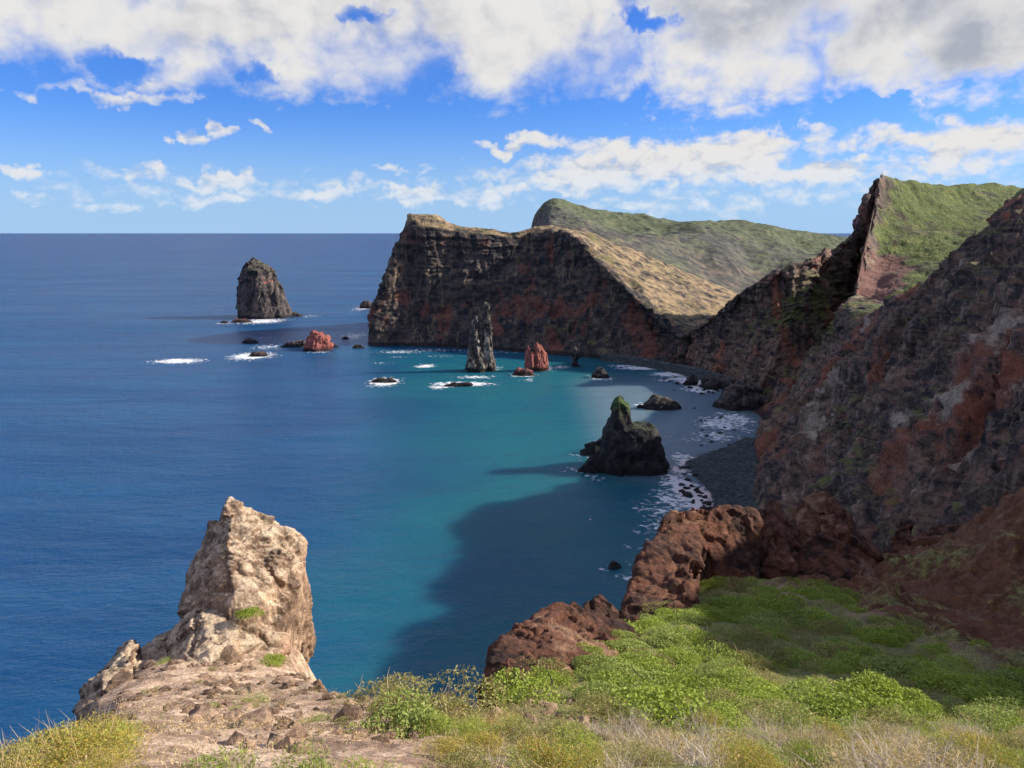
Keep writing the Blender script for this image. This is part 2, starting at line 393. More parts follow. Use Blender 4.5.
def ledges(V, step, seed, amp):
    h = V[:, 2] / step + fbm(V, step * 14, 3, .5, seed) * 1.6 + fbm(V, step * 2.5, 3, .5, seed + 2) * .35; f = h - np.floor(h)
    return (sstep(f, 0, .3) - f) * amp * (.4 + .6 * sstep(fbm(V, step * 7, 3, .5, seed + 5), -.3, .3))
def bumps(V, L):
    s = np.zeros(len(V))
    for x, y, z, rx, ry, rz, k in L:
        s += k * np.exp(-((V[:, 0] - x) / rx) ** 2 - ((V[:, 1] - y) / ry) ** 2 - ((V[:, 2] - z) / rz) ** 2)
    return s
def z_prom(V, N, s, t):
    px, py = project(V)
    TC = 134 / 244; face = 1 - sstep(t, TC - .012, TC + .008)
    redcol = np.zeros(len(V))
    for x0, w, z0, rz, k in [(-88, 18, 20, 20, .5), (-60, 9, 25, 26, .3), (24, 16, 30, 34, .5), (-12, 7, 34, 30, .6), (58, 8, 22, 40, .6), (38, 9, 75, 22, .35), (96, 14, 30, 28, .5), (-30, 50, 92, 9, .4), (115, 20, 15, 20, .4)]:
        redcol += k * np.exp(-((V[:, 0] - x0) / w) ** 2 - ((V[:, 2] - z0) / rz) ** 2)
    Z = np.zeros((len(V), 3))
    mot = fbm(V, 24, 4, .6, 31, (1, 1, .45))
    Z[:, 0] = np.clip(0.13 + (redcol * .42 + mot * .4 + .3 * fbm(V, 24, 4, .6, 91, (1, 1, .12))) * face + (1 - face) * (.14 + .22 * fbm(V, 12, 5, .65, 5)) + .05 * (1 - sstep(V[:, 2], 20, 60)) * face, 0, 1)
    Z[:, 1] = np.clip((1 - face) * (.26 + .22 * fbm(V, 30, 5, .65, seed=3)) + face * (.22 + .3 * fbm(V, 30, 3, seed=51)), 0, 1)
    Z[:, 2] = np.clip((1 - face) * (.66 + .22 * fbm(V, 10, 5, .65, 15)) + face * (.12 + .25 * fbm(V, 20, 3, .6, 77, (1, 1, .4))), 0, 1)
    return Z
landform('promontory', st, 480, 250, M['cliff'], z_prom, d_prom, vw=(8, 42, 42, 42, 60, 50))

# far green hill behind it
st = []
for base, ridge, mid, top in [
    ((500, 262), (505, 252), (512, 246), (520, 244)),
    ((545, 262), (538, 246), (533, 236), (531, 230)),
    ((570, 262), (556, 240), (546, 215), (541, 209)),
    ((600, 262), (578, 238), (562, 210), (556, 198)),
    ((630, 270), (606, 238), (590, 215), (580, 203)),
    ((660, 282), (640, 246), (628, 224), (622, 212)),
    ((690, 292), (668, 256), (664, 228), (668, 218)),
    ((720, 300), (696, 268), (706, 232), (712, 221.5)),
    ((745, 306), (722, 280), (742, 238), (742, 219.5)),
    ((770, 310), (745, 290), (766, 246), (765, 226.5)),
    ((800, 312), (775, 286), (790, 252), (788, 230.5)),
    ((830, 312), (815, 276), (815, 254), (812, 233)),
    ((860, 312), (850, 270), (845, 252), (844, 237)),
    ((900, 312), (890, 280), (885, 258), (880, 243))]:
    a, b, c, d = P(*base, 850), P(*ridge, 940), P(*mid, 1150), P(*top, 1330)
    st.append([off(a, 0, -30, -20), a, b, c, d, off(d, 0, 120, -20), off(d, 0, 260, -150)])
def d_hill(V, N, s, t):
    sg = 1 if N[:, 2].mean() > 0 else -1
    d = ridged(V, 150, 5, 0.5, 1.0, (1, .6, .6)) * 10.0 - 8.0 + fbm(V, 30, 4, .5, 7) * 1.0
    return V + N * (sg * d * (.35 + .65 * sstep(t, .1, .3)))[:, None]
def z_hill(V, N, s, t):
    Z = np.zeros((len(V), 3)); up = N[:, 2]
    steep = 1 - sstep(up, .45, .8)
    Z[:, 0] = .15 + .35 * steep + .25 * (1 - sstep(t, .25, .45))
    Z[:, 1] = np.clip(.35 + .5 * sstep(t, .35, .6) - .25 * steep + .25 * fbm(V, 120, 3, seed=2), .1, 1)
    Z[:, 2] = .12 + .3 * (1 - sstep(t, .2, .45)) + .15 * steep
    return Z
landform('far_hill', st, 460, 260, M['far_hill'], z_hill, d_hill)

# green ridge with the peak, beyond the saddle
st = []
for pts in [
    [(852, 304, 462), (857, 285, 476), (862.5, 258, 520), (870, 228, 554), (877, 196, 586), (880, 177.5, 599)],
    [(872, 302, 452), (877, 288, 476), (882, 258, 530), (887, 224, 572), (891, 196, 602), (894, 181, 615)],
    [(895, 300, 440), (900, 280, 474), (905, 254, 530), (912, 222, 582), (920, 196, 622), (925, 185.5, 640)],
    [(935, 290, 430), (940, 268, 478), (945, 246, 535), (950, 220, 590), (955, 198, 640), (957, 188, 662)],
    [(985, 280, 430), (988, 256, 480), (988, 236, 540), (988, 216, 600), (988, 198, 650), (988, 186.5, 680)],
    [(1030, 280, 430), (1030, 256, 480), (1026, 236, 540), (1020, 216, 600), (1014, 199, 650), (1012, 188, 690)],
    [(1090, 280, 430), (1090, 256, 480), (1085, 236, 540), (1080, 220, 600), (1075, 208, 650), (1070, 202, 700)]]:
    q = [P(*p) for p in pts]
    st.append([off(q[0], 0, -10, -20)] + q + [off(q[-1], 12, 30, -6), off(q[-1], 40, 140, -110)])
def d_green(V, N, s, t):
    sg = 1 if N[:, 2].mean() > 0 else -1
    d = fbm(V, 34, 6, .55, 3) * 1.4 + ridged(V, 60, 4, .5, 6, (.8, 1, 1)) * 1.1 - ridged(V, 24, 3, .5, 16, (1.6, .5, .5)) * .5 - 1.0 + blocky(V, 6, 11) * .5
    return V + N * (sg * d * (.15 + .85 * sstep(s, .0, .12)))[:, None]
def z_green(V, N, s, t):
    px, py = project(V)
    lowr = (1 - sstep(s + fbm(V, 25, 4, .6, 31) * .12, .16, .40)) * (1 - sstep(V[:, 2] + fbm(V, 22, 4, .6, 37) * 9, 78, 90)) 
    Z = np.zeros((len(V), 3))
    patch = sstep(fbm(V, 45, 4, seed=12), .05, .5)
    Z[:, 0] = np.clip(.12 + lowr * .7 + patch * .18, 0, 1)
    Z[:, 1] = np.clip(.86 - lowr * .85 - patch * .38 - .30 * sstep(t, .62, .75), 0, 1)
    Z[:, 2] = np.clip(.2 + .2 * lowr + .25 * patch, 0, 1)
    rim = 1 - sstep(s + fbm(V, 12, 4, .6, 41) * .07, .015, .10); Z[:, 1] = np.clip(Z[:, 1] - .6 * rim, 0, 1); Z[:, 0] += .15 * rim
    return Z
landform('green_ridge', st, 300, 260, M['hill'], z_green, d_green)

# long cliff wall on the right, from the far cove to the hill above the camera
st = []
def xyz(*a): return np.array(a, float)
for shore, crest, back, bow, h1, h2 in [
    (sh(686, 371), P(684, 334, 582), xyz(30, 90, -14), 0, .4, .75),
    (sh(700, 376), P(702, 322, 548), xyz(34, 60, -12), 0, .4, .8),
    (sh(716, 382), P(735, 296, 528), xyz(40, 60, -20), 0, .4, .8),
    (sh(734, 389), P(770, 272, 520), xyz(40, 60, -20), 0, .45, .85),
    (sh(742, 394), P(800, 262, 520), xyz(40, 50, -14), 0, .5, .85),
    (sh(745, 399), P(822, 256, 534), xyz(40, 50, -14), 0, .5, .85),
    (sh(741, 408), P(826, 250, 550), xyz(40, 50, -12), 0, .55, .88),
    (sh(746, 410), P(842, 243, 560), xyz(34, 40, -12), 0, .66, .92),
    (sh(752, 412), P(855, 230, 570), xyz(30, 20, -12), 0, .70, .93),
    (sh(756, 414), P(863, 206, 582), xyz(10, 6, -14), 0, .74, .94),
    (sh(758, 416), P(870, 190, 592), xyz(6, 3, -14), 0, .76, .94),
    (sh(762, 420), P(878, 178, 598), xyz(3, 2, -16), 0, .78, .95),
    (sh(764, 428, 1), P(874, 212, 570), xyz(2.5, 1, -16), 0, .78, .95),
    (sh(760, 431, 2), P(865, 245, 536), xyz(2.5, 1, -14), 0, .76, .94),
    (sh(758, 434, 2), P(861, 270, 500), xyz(3, 1, -12), 0, .7, .92),
    (sh(755, 437, 2), P(855, 290, 458), xyz(8, 1, -8), 0, .5, .84),
    (sh(752, 442, 2), P(846, 303, 405), xyz(50, 8, -3), 2, .36, .74),
    (sh(758, 452, 3), P(864, 309, 376), xyz(50, 8, 0), 2, .32, .7),
    (sh(757, 466, 3), P(886, 304, 354), xyz(50, 8, -4), 2, .3, .68),
    (sh(754, 482, 3), P(908, 290, 338), xyz(50, 10, -6), 1, .3, .66),
    (sh(751, 500, 3), P(932, 276, 327), xyz(50, 16, -6), 0, .3, .66),
    (sh(750, 512, 3), P(949, 265, 320), xyz(50, 16, -6), 0, .3, .66),
    (xyz(81, 232, 2), P(954, 253, 317), xyz(50, 20, -6), 0, .3, .66),
    (xyz(80, 220, 2), P(972, 253, 314), xyz(50, 20, -6), 0, .3, .66),
    (xyz(80, 212, 3), P(983, 248, 311), xyz(50, 20, -4), 0, .3, .66),
    (xyz(79, 204, 4), P(984, 230, 308), xyz(50, 20, -4), 0, .3, .66),
    (xyz(78, 192, 6), P(991, 222, 304), xyz(50, 20, -4), 0, .3, .66),
    (xyz(77, 180, 8), P(1002, 215, 301), xyz(50, 20, 0), 0, .3, .66),
    (xyz(75, 166, 12), P(1010, 201, 298), xyz(50, 20, 0), 0, .3, .66),
    (xyz(74, 152, 16), P(1026, 185, 292), xyz(50, 20, 2), 0, .3, .66),
    (xyz(70, 130, 24), xyz(200, 236, 119), xyz(40, 10, 2), 0, .3, .66),
    (xyz(62, 104, 40), xyz(165, 170, 115), xyz(40, 10, 2), 0, .3, .66),
    (xyz(54, 80, 60), xyz(122, 112, 114), xyz(40, 0, 2), 0, .3, .66),
    (xyz(42, 52, 72), xyz(84, 62, 116.2), xyz(40, 0, 2), 0, .3, .66),
    (xyz(33, 27, 82), xyz(79, 28, 121.3), xyz(40, 0, 2), 0, .3, .66),
    (xyz(27, -5, 92), xyz(78, -10, 118), xyz(40, 0, 2), 0, .3, .66)]:
    b = off(crest, *back); b2 = off(b, back[0] * 1.2, back[1] * 1.2 + 10, -26)
    st.append(prof(shore, crest, [b, b2], bow=bow, low=shore[2] - 10, h1=h1, h2=h2))
def d_cliff(V, N, s, t):
    sg = 1 if N[:, 2].mean() > 0 else -1
    px, py = project(V)
    near = 1 - sstep(V[:, 1], 150, 420)
    TC = 144 / 220; face = sstep(t, 0.04, 0.12) * (1 - .82 * sstep(t, TC - .14, TC))
    rib = ridged(V, 34, 6, 0.52, 3.0, (1, 1, 0.3))
    gul = ridged(V, 52, 3, 0.5, 23.0, (1, 1, 0.13))
    rel = gul * 8.0 * (.4 + .6 * near) + rib * 2.2 + facets(V, 15, 3, (1, 1, .4)) * 3.0 + facets(V, 5, 5, (1, 1, .5)) * 1.3 + near * (facets(V, 2.0, 8, (1, 1, .6)) * .6 + fbm(V, 1.6, 3, .55, 19) * .3) + ledges(V, 9, 3, 3.2) + ledges(V, 3.2, 9, 1.5) + np.maximum(ridged(V, 26, 2, .5, 51, (1, 1, .1)) - .55, 0) * 4 - np.maximum(ridged(V, 17, 2, .5, 71, (1, 1, .16)) - .5, 0) * 5
    d = face * (rel - np.percentile(rel, 75)) + blocky(V, 9, 33, (1, 1, .8)) * 2.2 * sstep(V[:, 1], 440, 490) * np.exp(-((t - TC) / .05) ** 2)
    d += (1 - face) * (fbm(V, 20, 5, .5, 4) * .8 + blocky(V, 5, 15) * .9 - .6)
    return V + N * (sg * d)[:, None]
def z_cliff(V, N, s, t):
    Z = np.zeros((len(V), 3)); px, py = project(V)
    up = np.clip(N[:, 2], 0, 1)
    far = sstep(V[:, 1], 330, 430)
    n = fbm(V, 40, 4, .55, 21, (1, 1, .5))
    toe = bumps(V, [(95, 340, 12, 22, 40, 16, .5), (110, 330, 22, 14, 26, 12, .3)])
    redn = sstep(n, -.1, .55)
    mot = fbm(V, 18, 4, .6, 61, (1, 1, .5)); colm = fbm(V, 34, 4, .6, 91, (1, 1, .14)); col2 = fbm(V, 26, 4, .6, 97, (1, 1, .16))
    Z[:, 0] = np.clip(.24 + .2 * redn * (1 - .5 * far) + mot * .28 + colm * .45 + toe + .18 * (1 - sstep(V[:, 1], 90, 150)) + .5 * np.exp(-((px - 776) / 7) ** 2 - ((py - 305) / 26) ** 2), 0, 1)
    mid = sstep(t, .2, .35) * (1 - sstep(t, .5, .62)) * (1 - sstep(V[:, 1], 440, 500) * sstep(V[:, 2], 60, 90))
    Z[:, 1] = np.clip(.24 + .42 * far * mid * sstep(px, 735, 800) + .45 * fbm(V, 28, 3, seed=33) + .15 * sstep(t, .55, .62) * (1 - far), 0, .85)
    pale = np.exp(-((px - (815 - (py - 430) * .30)) / 16) ** 2 - ((py - 430) / 60) ** 2) * .28 + .5 * fbm(V, 15, 5, .65, 41, (1, 1, .5)) * (1 - far)
    sad = np.exp(-((px - 864) / 24) ** 2 - ((py - 297) / 8) ** 2) * .5 * sstep(up, .3, .6)
    Z[:, 2] = np.clip(.24 + col2 * .30 - .1 * far + pale + sad, 0, 1)
    return Z
landform('cliff', st, 940, 320, M['near_cliff'], z_cliff, d_cliff, vw=(10, 42, 46, 46, 40, 36))

# beaches
def beach(name, front, back, nu, nv, lab=None):
    st = []
    for f, b in zip(front, back):
        f, b = np.array(f), np.array(b); m = f * .55 + b * .45; m[2] = 1.2
        o = f - (b - f) * .25; o[2] = -2.0
        st.append([o, f, m, b])
    def disp(V, N, s, t):
        V = V.copy(); V[:, 2] += fbm(V, 5, 5, .6, 2) * .35 + fbm(V, 1.5, 3, .6, 5) * .22; return V
    def zn(V, N, s, t):
        Z = np.zeros((len(V), 3)); Z[:, 0] = .2; Z[:, 2] = .2 + .4 * sstep(t, .6, .9); return Z
    return landform(name, st, nu, nv, M['pebble'], zn, disp)
beach('pebble_beach', [sh(746, 437, .1), sh(718, 450, .1), sh(692, 460, .1), sh(688, 466, .1), sh(700, 480, .1), sh(712, 496, .1), sh(716, 515, .1), sh(716, 540, .1), sh(712, 580, .1)],
      [sh(775, 436, 6), sh(772, 450, 5), sh(770, 460, 5), sh(768, 466, 5), sh(764, 484, 5), sh(760, 505, 5), sh(756, 525, 5), sh(750, 560, 5), sh(745, 600, 5)], 220, 120)
beach('cove_beach', [sh(600, 360.5, .1), sh(630, 364.5, .1), sh(655, 369, .1), sh(680, 374, .1), sh(700, 380, .1), sh(716, 388, .1)],
      [sh(600, 354, 5), sh(632, 356, 5), sh(662, 361, 5), sh(690, 366, 5), sh(712, 371, 6), sh(735, 378, 6)], 160, 60)

# ------------------------------------------------------------------ voxel rocks
def ring_comp(outline, Y, thick=0.8, yoff=None, seg=28, bottom=-4.0, lean=0.0, sq=2.6):
    """closed loft through (py, left px, right px) rows seen at distance Y"""
    rows = []
    for i, (py, xl, xr) in enumerate(outline):
        a, b = P(xl, py, Y), P(xr, py, Y); rows.append(((a[0] + b[0]) / 2, Y + lean * i, a[2], (b[0] - a[0]) / 2))
    last = rows[-1]; rows.append((last[0], last[1], min(bottom, last[2] - 1), last[3] * 1.05))
    bm = bmesh.new(); prev = None; rings = []
    for cx, cy, z, r in rows:
        ring = []
        for k in range(seg):
            a = 2 * math.pi * k / seg; c, s = math.cos(a), math.sin(a)
            q = (abs(c) ** sq + abs(s) ** sq) ** (-1 / sq)
            ring.append(bm.verts.new((cx + r * q * c, cy + r * thick * q * s, z)))
        rings.append(ring)
    for a, b in zip(rings, rings[1:]):
        for k in range(seg): bm.faces.new((a[k], a[(k + 1) % seg], b[(k + 1) % seg], b[k]))
    bm.faces.new(rings[0][::-1]); bm.faces.new(rings[-1])
    bmesh.ops.recalc_face_normals(bm, faces=bm.faces)
    return bm
def cuts(bm, n, seed, lo=.62, hi=.92):
    """slice flat faces off a lump"""
    rng = np.random.default_rng(seed); v = np.array([w.co[:] for w in bm.verts]); c = (v.min(0) + v.max(0)) / 2; h = (v.max(0) - v.min(0)) / 2 + 1e-6
    for k in range(n):
        d = rng.normal(size=3) * (1, 1, .45); d /= np.linalg.norm(d)
        ext = np.max((v - c) @ d); co = c + d * ext * rng.uniform(lo, hi)
        r = bmesh.ops.bisect_plane(bm, geom=bm.verts[:] + bm.edges[:] + bm.faces[:], plane_co=co, plane_no=d, clear_outer=True)
        ed = [e for e in r['geom_cut'] if isinstance(e, bmesh.types.BMEdge)]
        if ed: bmesh.ops.holes_fill(bm, edges=[e for e in bm.edges if e.is_boundary], sides=0)
    bmesh.ops.recalc_face_normals(bm, faces=bm.faces); return bm
def hull_comp(pts):
    bm = bmesh.new()
    for p in pts: bm.verts.new(p)
    r = bmesh.ops.convex_hull(bm, input=bm.verts)
    bmesh.ops.delete(bm, geom=[g for g in r['geom_interior'] if isinstance(g, bmesh.types.BMVert)], context='VERTS')
    bmesh.ops.recalc_face_normals(bm, faces=bm.faces)
    return bm
def voxel(comps, size, smooth=3):
    tmp = bpy.data.meshes.new('tmp'); bm = bmesh.new()
    for c in comps:
        t = bpy.data.meshes.new('t'); c.to_mesh(t); c.free(); bm.from_mesh(t); bpy.data.meshes.remove(t)
    bm.to_mesh(tmp); bm.free()
    o = bpy.data.objects.new('tmp', tmp); COL.objects.link(o)
    r = o.modifiers.new('r', 'REMESH'); r.mode = 'VOXEL'; r.voxel_size = size; r.use_smooth_shade = True
    dg = bpy.context.evaluated_depsgraph_get(); me = bpy.data.meshes.new_from_object(o.evaluated_get(dg))
    bpy.data.objects.remove(o); bpy.data.meshes.remove(tmp)
    V = coords(me); e = np.empty(len(me.edges) * 2, np.int32); me.edges.foreach_get('vertices', e); e = e.reshape(-1, 2)
    for _ in range(smooth):
        acc = np.zeros_like(V); cnt = np.zeros(len(V))
        np.add.at(acc, e[:, 0], V[e[:, 1]]); np.add.at(acc, e[:, 1], V[e[:, 0]]); np.add.at(cnt, e[:, 0], 1); np.add.at(cnt, e[:, 1], 1)
        V = V * .4 + .6 * acc / np.maximum(cnt, 1)[:, None]
    me.vertices.foreach_set('co', V.astype(np.float32).ravel()); me.update()
    return me
def rock(name, comps, size, amp, L, mat, zonef=None, aniso=(1, 1, 1), seed=0.0, smooth=3, fine=.35, parent=None, pct=50, **kw):
    me = voxel(comps, size, smooth)
    V = coords(me); N = vert_normals(me)
    d = ridged(V, L, 3, .5, seed, aniso) * amp * .35 + facets(V, L * .6, seed, aniso) * amp * .95
    V = V + N * (d - np.percentile(d, pct))[:, None]
    me.vertices.foreach_set('co', V.astype(np.float32).ravel()); me.update()
    N = vert_normals(me); rough = .25 + .75 * sstep(fbm(V, L * .8, 3, .5, seed + 15), -.3, .35)
    d = facets(V, L * .22, seed + 3, aniso) * .55 * rough + fbm(V, L * .12, 4, .65, seed + 9) * .35 * rough - np.maximum(ridged(V, L * .45, 3, .55, seed + 21, aniso) - .5, 0) * .9
    V = V + N * ((d - np.percentile(d, 50)) * amp * fine)[:, None]
    me.vertices.foreach_set('co', V.astype(np.float32).ravel()); me.update()
    me.polygons.foreach_set('use_smooth', np.ones(len(me.polygons), bool))
    N = vert_normals(me)
    Z = np.tile((.2, .1, .15), (len(V), 1)) if zonef is None else zonef(V, N)
    zone_attr(me, Z)
    return obj(name, me, mat, parent, **kw)
def zc(r=.2, g=.1, b=.15, gup=0.0):
    def f(V, N):
        Z = np.tile((r, g, b), (len(V), 1)).astype(float); Z[:, 1] += gup * sstep(N[:, 2], .3, .8); return Z
    return f
FOAM = []                              # (x, y, rx, ry, strength) for the sea surface
def foam_at(px, py, wx, wy, s):
    c = Zp(px, py); rx = abs(Zp(px + wx, py)[0] - c[0]); ry = abs(Zp(px, py - wy)[1] - Zp(px, py + wy)[1]) / 2
    FOAM.append((c[0], c[1], rx, ry, s))

Ys = lambda px, py: Zp(px, py)[1]
# sea stacks
def z_far(V, N):
    n = fbm(V, 14, 4, .6, 3); h = V[:, 2] + n * 14
    Z = np.tile((.10, .2, .18), (len(V), 1)).astype(float)
    Z[:, 0] -= .1; Z[:, 2] -= .08
    Z[:, 1] += .15 * np.exp(-((h - 62) / 12) ** 2) + .15 * n
    Z[:, 0] += .35 * np.exp(-((h - 46) / 7) ** 2) * sstep(n, -.3, .2) + .5 * np.exp(-((V[:, 2] - 80) / 5) ** 2) + .3 * sstep(n, .1, .5)
    Z[:, 2] += .3 * sstep(fbm(V, 9, 3, .6, 13), 0, .5)
    return Z
Y = Ys(262, 318)
rock('sea_stack', [ring_comp([(256, 252.5, 254), (259, 250, 258), (262.5, 247, 262), (266, 244, 268), (270, 242, 274), (274, 240.5, 276), (281, 239, 278.5), (287, 238.5, 282), (296, 237.5, 286), (305, 237, 289), (312, 237, 291.5), (318, 237.5, 294)], Y + 14, .8, sq=2.0, seg=9)],
     .6, 2.4, 19, M['stack'], z_far, (1, 1, .5), 4.0, smooth=1, fine=.5, pct=55, label='tall dark sea stack with pointed top standing alone far out at left', category='sea stack')
rock('sea_rock', [ring_comp([(312.5, 290, 296), (314, 286, 300), (316, 284, 303)], Ys(296, 316), .6)], .5, .8, 8, M['stack'], seed=2, label='flat dark ledge at the right foot of the tall far sea stack', category='rock')
rock('sea_rock', [ring_comp([(319, 236, 246), (320.5, 233, 250), (322.5, 231, 253)], Ys(242, 322), .5)], .5, .8, 8, M['stack'], zc(.5, 0, .2), seed=3, label='low reddish ledge in foam below the left foot of the far sea stack', category='rock')
rock('sea_rock', [ring_comp([(321, 222, 226), (323, 220, 229)], Ys(224, 323), .7)], .35, .6, 5, M['stack'], seed=4, label='tiny dark rock left of the tall far sea stack', category='rock')
rock('sea_rock', [ring_comp([(338, 248, 252), (340, 245, 256), (343, 243, 258)], Ys(251, 343), .6)], .4, .8, 6, M['stack'], seed=5, label='small dark rock below the tall far sea stack with no foam ring', category='rock')
rock('sea_rock', [ring_comp([(352, 252, 262), (354, 250, 266), (356.5, 248, 268)], Ys(258, 356), .5)], .4, .8, 6, M['stack'], zc(.4, .2, .3), seed=6, label='low brown rock inside a wide white ring of foam', category='rock')
rock('sea_rock', [ring_comp([(340.5, 296, 304), (343, 286, 306), (347, 280, 303)], Ys(294, 347), .35)], .4, .9, 6, M['stack'], seed=7, label='long dark reef left of the red sea stack', category='rock')
rock('sea_stack', [cuts(ring_comp([(331, 311, 315), (333, 309.5, 321), (336, 309, 327), (339, 308, 329.5), (343, 306, 331), (348, 304, 331.5), (352, 302, 331)], Ys(318, 351) + 6, .8), 8, 9)], .45, 1.3, 7, M['stack'], zc(.7, .02, .35), (1, 1, .5), 8, smooth=1, fine=.5, label='squat dark red sea stack far out at left', category='sea stack')
rock('sea_rock', [ring_comp([(344, 330, 335), (347, 328, 339)], Ys(334, 347), .5)], .4, .7, 5, M['stack'], seed=9, label='small dark rock touching the right foot of the red sea stack', category='rock')
rock('sea_rock', [ring_comp([(337, 343, 347), (339, 341, 350)], Ys(345, 339), .6)], .35, .6, 5, M['stack'], seed=10, label='small rock in thin foam between the red sea stack and the headland', category='rock')
rock('sea_rock', [ring_comp([(345, 355, 361), (348, 353, 365)], Ys(359, 348), .5)], .35, .7, 5, M['stack'], seed=11, label='dark rock close in front of the left foot of the headland', category='rock')
rock('sea_rock', [ring_comp([(301, 364, 370), (304, 361, 372), (308, 359, 374)], Ys(366, 308), .6)], .5, 1.0, 8, M['stack'], seed=12, label='dark rock half hidden behind the seaward edge of the headland', category='rock')
rock('reef', [ring_comp([(378.5, 376, 392), (380, 373, 396), (383, 371, 397)], Ys(384, 382), .35)], .4, .7, 5, M['stack'], zc(.3, .1, .5), seed=13, label='low brown reef washed by white foam left of the twin pinnacles', category='reef')
rock('reef', [ring_comp([(382.5, 452, 470), (384.5, 446, 474), (387, 440, 470)], Ys(458, 386), .25)], .4, .6, 5, M['stack'], zc(.3, .1, .4), seed=14, label='long thin reef in foam just below the twin pinnacles', category='reef')
Y = Ys(480, 372)
def z_twin(V, N):
    Z = np.tile((.2, .35, .50), (len(V), 1)).astype(float); Z[:, 2] += .35 * fbm(V, 5, 3, .6, 4, (1, 1, .3)); Z[:, 1] += .12 * sstep(V[:, 2], 10, 35); Z[:, 2] -= .12 * sstep(V[:, 2], 24, 50); return Z
def spire(rows, Y, k, seed, n=5): return cuts(ring_comp(rows, Y, k, seg=14, sq=2.0), n, seed, .7, .95)
rock('twin_pinnacle', [spire([(295, 485, 486.5), (303, 484, 488), (312, 483.6, 489), (322, 483, 490.5), (335, 482, 492), (348, 481, 493.5), (360, 480, 494.5), (369, 479, 495)], Y + 7, .9, 3),
                       spire([(308, 474, 475.5), (313, 473, 477), (322, 472, 477.8), (332, 471, 479), (342, 470, 480.5), (356, 468, 485), (368, 466.5, 489), (373, 466, 490)], Y + 5, .9, 4),
                       ring_comp([(342, 476, 486), (350, 472, 490), (364, 468, 492), (370, 466, 495), (375, 464, 493)], Y + 7, .6)],
     .34, 1.25, 5, M['stack'], z_twin, (1, 1, .35), 15, smooth=0, fine=.75, label='tall pale grey rock with two pinnacles standing in front of the headland', category='sea stack')
Y = Ys(535, 372)
rock('sea_stack', [spire([(345, 527.5, 528.6), (350, 526.4, 531), (357, 525.6, 533), (370, 524, 535)], Y + 5, .9, 5), spire([(349, 531.4, 532.6), (355, 530, 535), (370, 528, 538)], Y + 4, .9, 6),
                   spire([(342, 535.4, 536.6), (347, 534, 539), (356, 532, 541), (370, 529, 543)], Y + 6, .9, 7), spire([(344, 539.6, 540.8), (350, 537, 544), (357, 535, 545.5), (369, 530, 547)], Y + 8, .9, 8), spire([(347, 543, 544), (352, 541, 546), (369, 538, 548)], Y + 10, .9, 18),
                   ring_comp([(358, 528, 542), (366, 526, 545), (371, 524, 545)], Y + 6, .6)],
     .3, 1.0, 4, M['stack'], zc(1.0, 0, .5), (1, 1, .3), 16, smooth=0, fine=.6, label='bright red jagged sea stack in front of the headland', category='sea stack')
rock('sea_rock', [ring_comp([(368.5, 518, 528), (371, 515, 532), (375, 512, 534)], Ys(524, 375), .5)], .35, .8, 5, M['stack'], zc(.5, .1, .1), seed=17, label='low dark rock at the left foot of the bright red stack', category='rock')
Y = Ys(575, 367)
rock('sea_stack', [ring_comp([(347.5, 573, 575.5), (350, 571.5, 578), (353, 570.5, 580), (357, 571, 580), (359.5, 572, 577.5), (363, 572, 577), (366, 571, 580), (369, 570, 582)], Y + 3, .9, bottom=-3)],
     .3, .7, 5, M['stack'], zc(.2, .4, .5), seed=18, smooth=1, label='small mushroom shaped rock right of the bright red stack', category='sea stack')
rock('sea_rock', [ring_comp([(368, 598, 602), (371, 596, 605), (375, 593, 608), (378, 592, 609)], Ys(600, 378) + 3, .8)], .35, 1.0, 5, M['stack'], zc(.2, .2, .2), seed=19, label='dark conical rock ringed by foam between the mushroom rock and the shaded stack', category='rock')
Y = Ys(627, 477) 
def z_dark(V, N):
    Z = np.tile((.05, .15, 0), (len(V), 1)).astype(float); Z[:, 1] += .75 * sstep(V[:, 2], 14, 30); return Z
rock('sea_stack', [cuts(ring_comp([(393, 620, 624.5), (397, 615, 628), (402, 613, 629.5), (412, 611, 630), (420, 609, 630), (432, 604, 640), (445, 600, 644), (470, 596, 646)], Y + 14, 1.0), 5, 3, .8, .97),
                   ring_comp([(424, 622, 642), (427, 614, 652), (433, 608, 657), (445, 604, 661), (460, 600, 665), (470, 596, 669), (476, 592, 670)], Y + 12, .7),
                   ring_comp([(440, 596, 604), (448, 584, 610), (455, 577, 612)], Y + 34, .5), ring_comp([(458, 592, 612), (466, 582, 616), (471, 577, 616)], Y + 8, .4)],
     .6, 1.4, 9, M['shaded_stack'], z_dark, (1, 1, .6), 20, smooth=1, label='large black shaded sea stack with a green tipped horn and broad shoulder', category='sea stack')
rock('sea_rock', [ring_comp([(395, 655, 660), (398, 650, 668), (402, 646, 676), (406, 643, 681), (410, 642, 680)], Ys(661, 410) + 5, .5)], .4, 1.0, 7, M['stack'], zc(.05, .3, .0), seed=21, label='low dark rock in calm water beyond the black horned stack', category='rock')
rock('sea_rock', [ring_comp([(405, 638, 642), (408, 637, 645)], Ys(641, 408), .6)], .3, .5, 4, M['stack'], seed=22, label='tiny dark rock off the left end of the low dark rock', category='rock')
rock('sea_rock', [ring_comp([(374.5, 692, 696), (378, 687, 698), (382, 683, 697), (385, 682, 696)], Ys(690, 385), .5)], .4, .9, 6, M['stack'], seed=23, label='dark tilted rock in the surf of the far cove', category='rock')
rock('shore_rock', [ring_comp([(377, 705, 722), (381, 702, 730), (387, 701, 738), (392, 704, 742)], Ys(715, 389) + 4, .5)], .6, 1.6, 9, M['stack'], zc(.1, .1, 0), seed=24, label='dark boulder mass at the foot of the cliff behind the cove surf', category='rock')
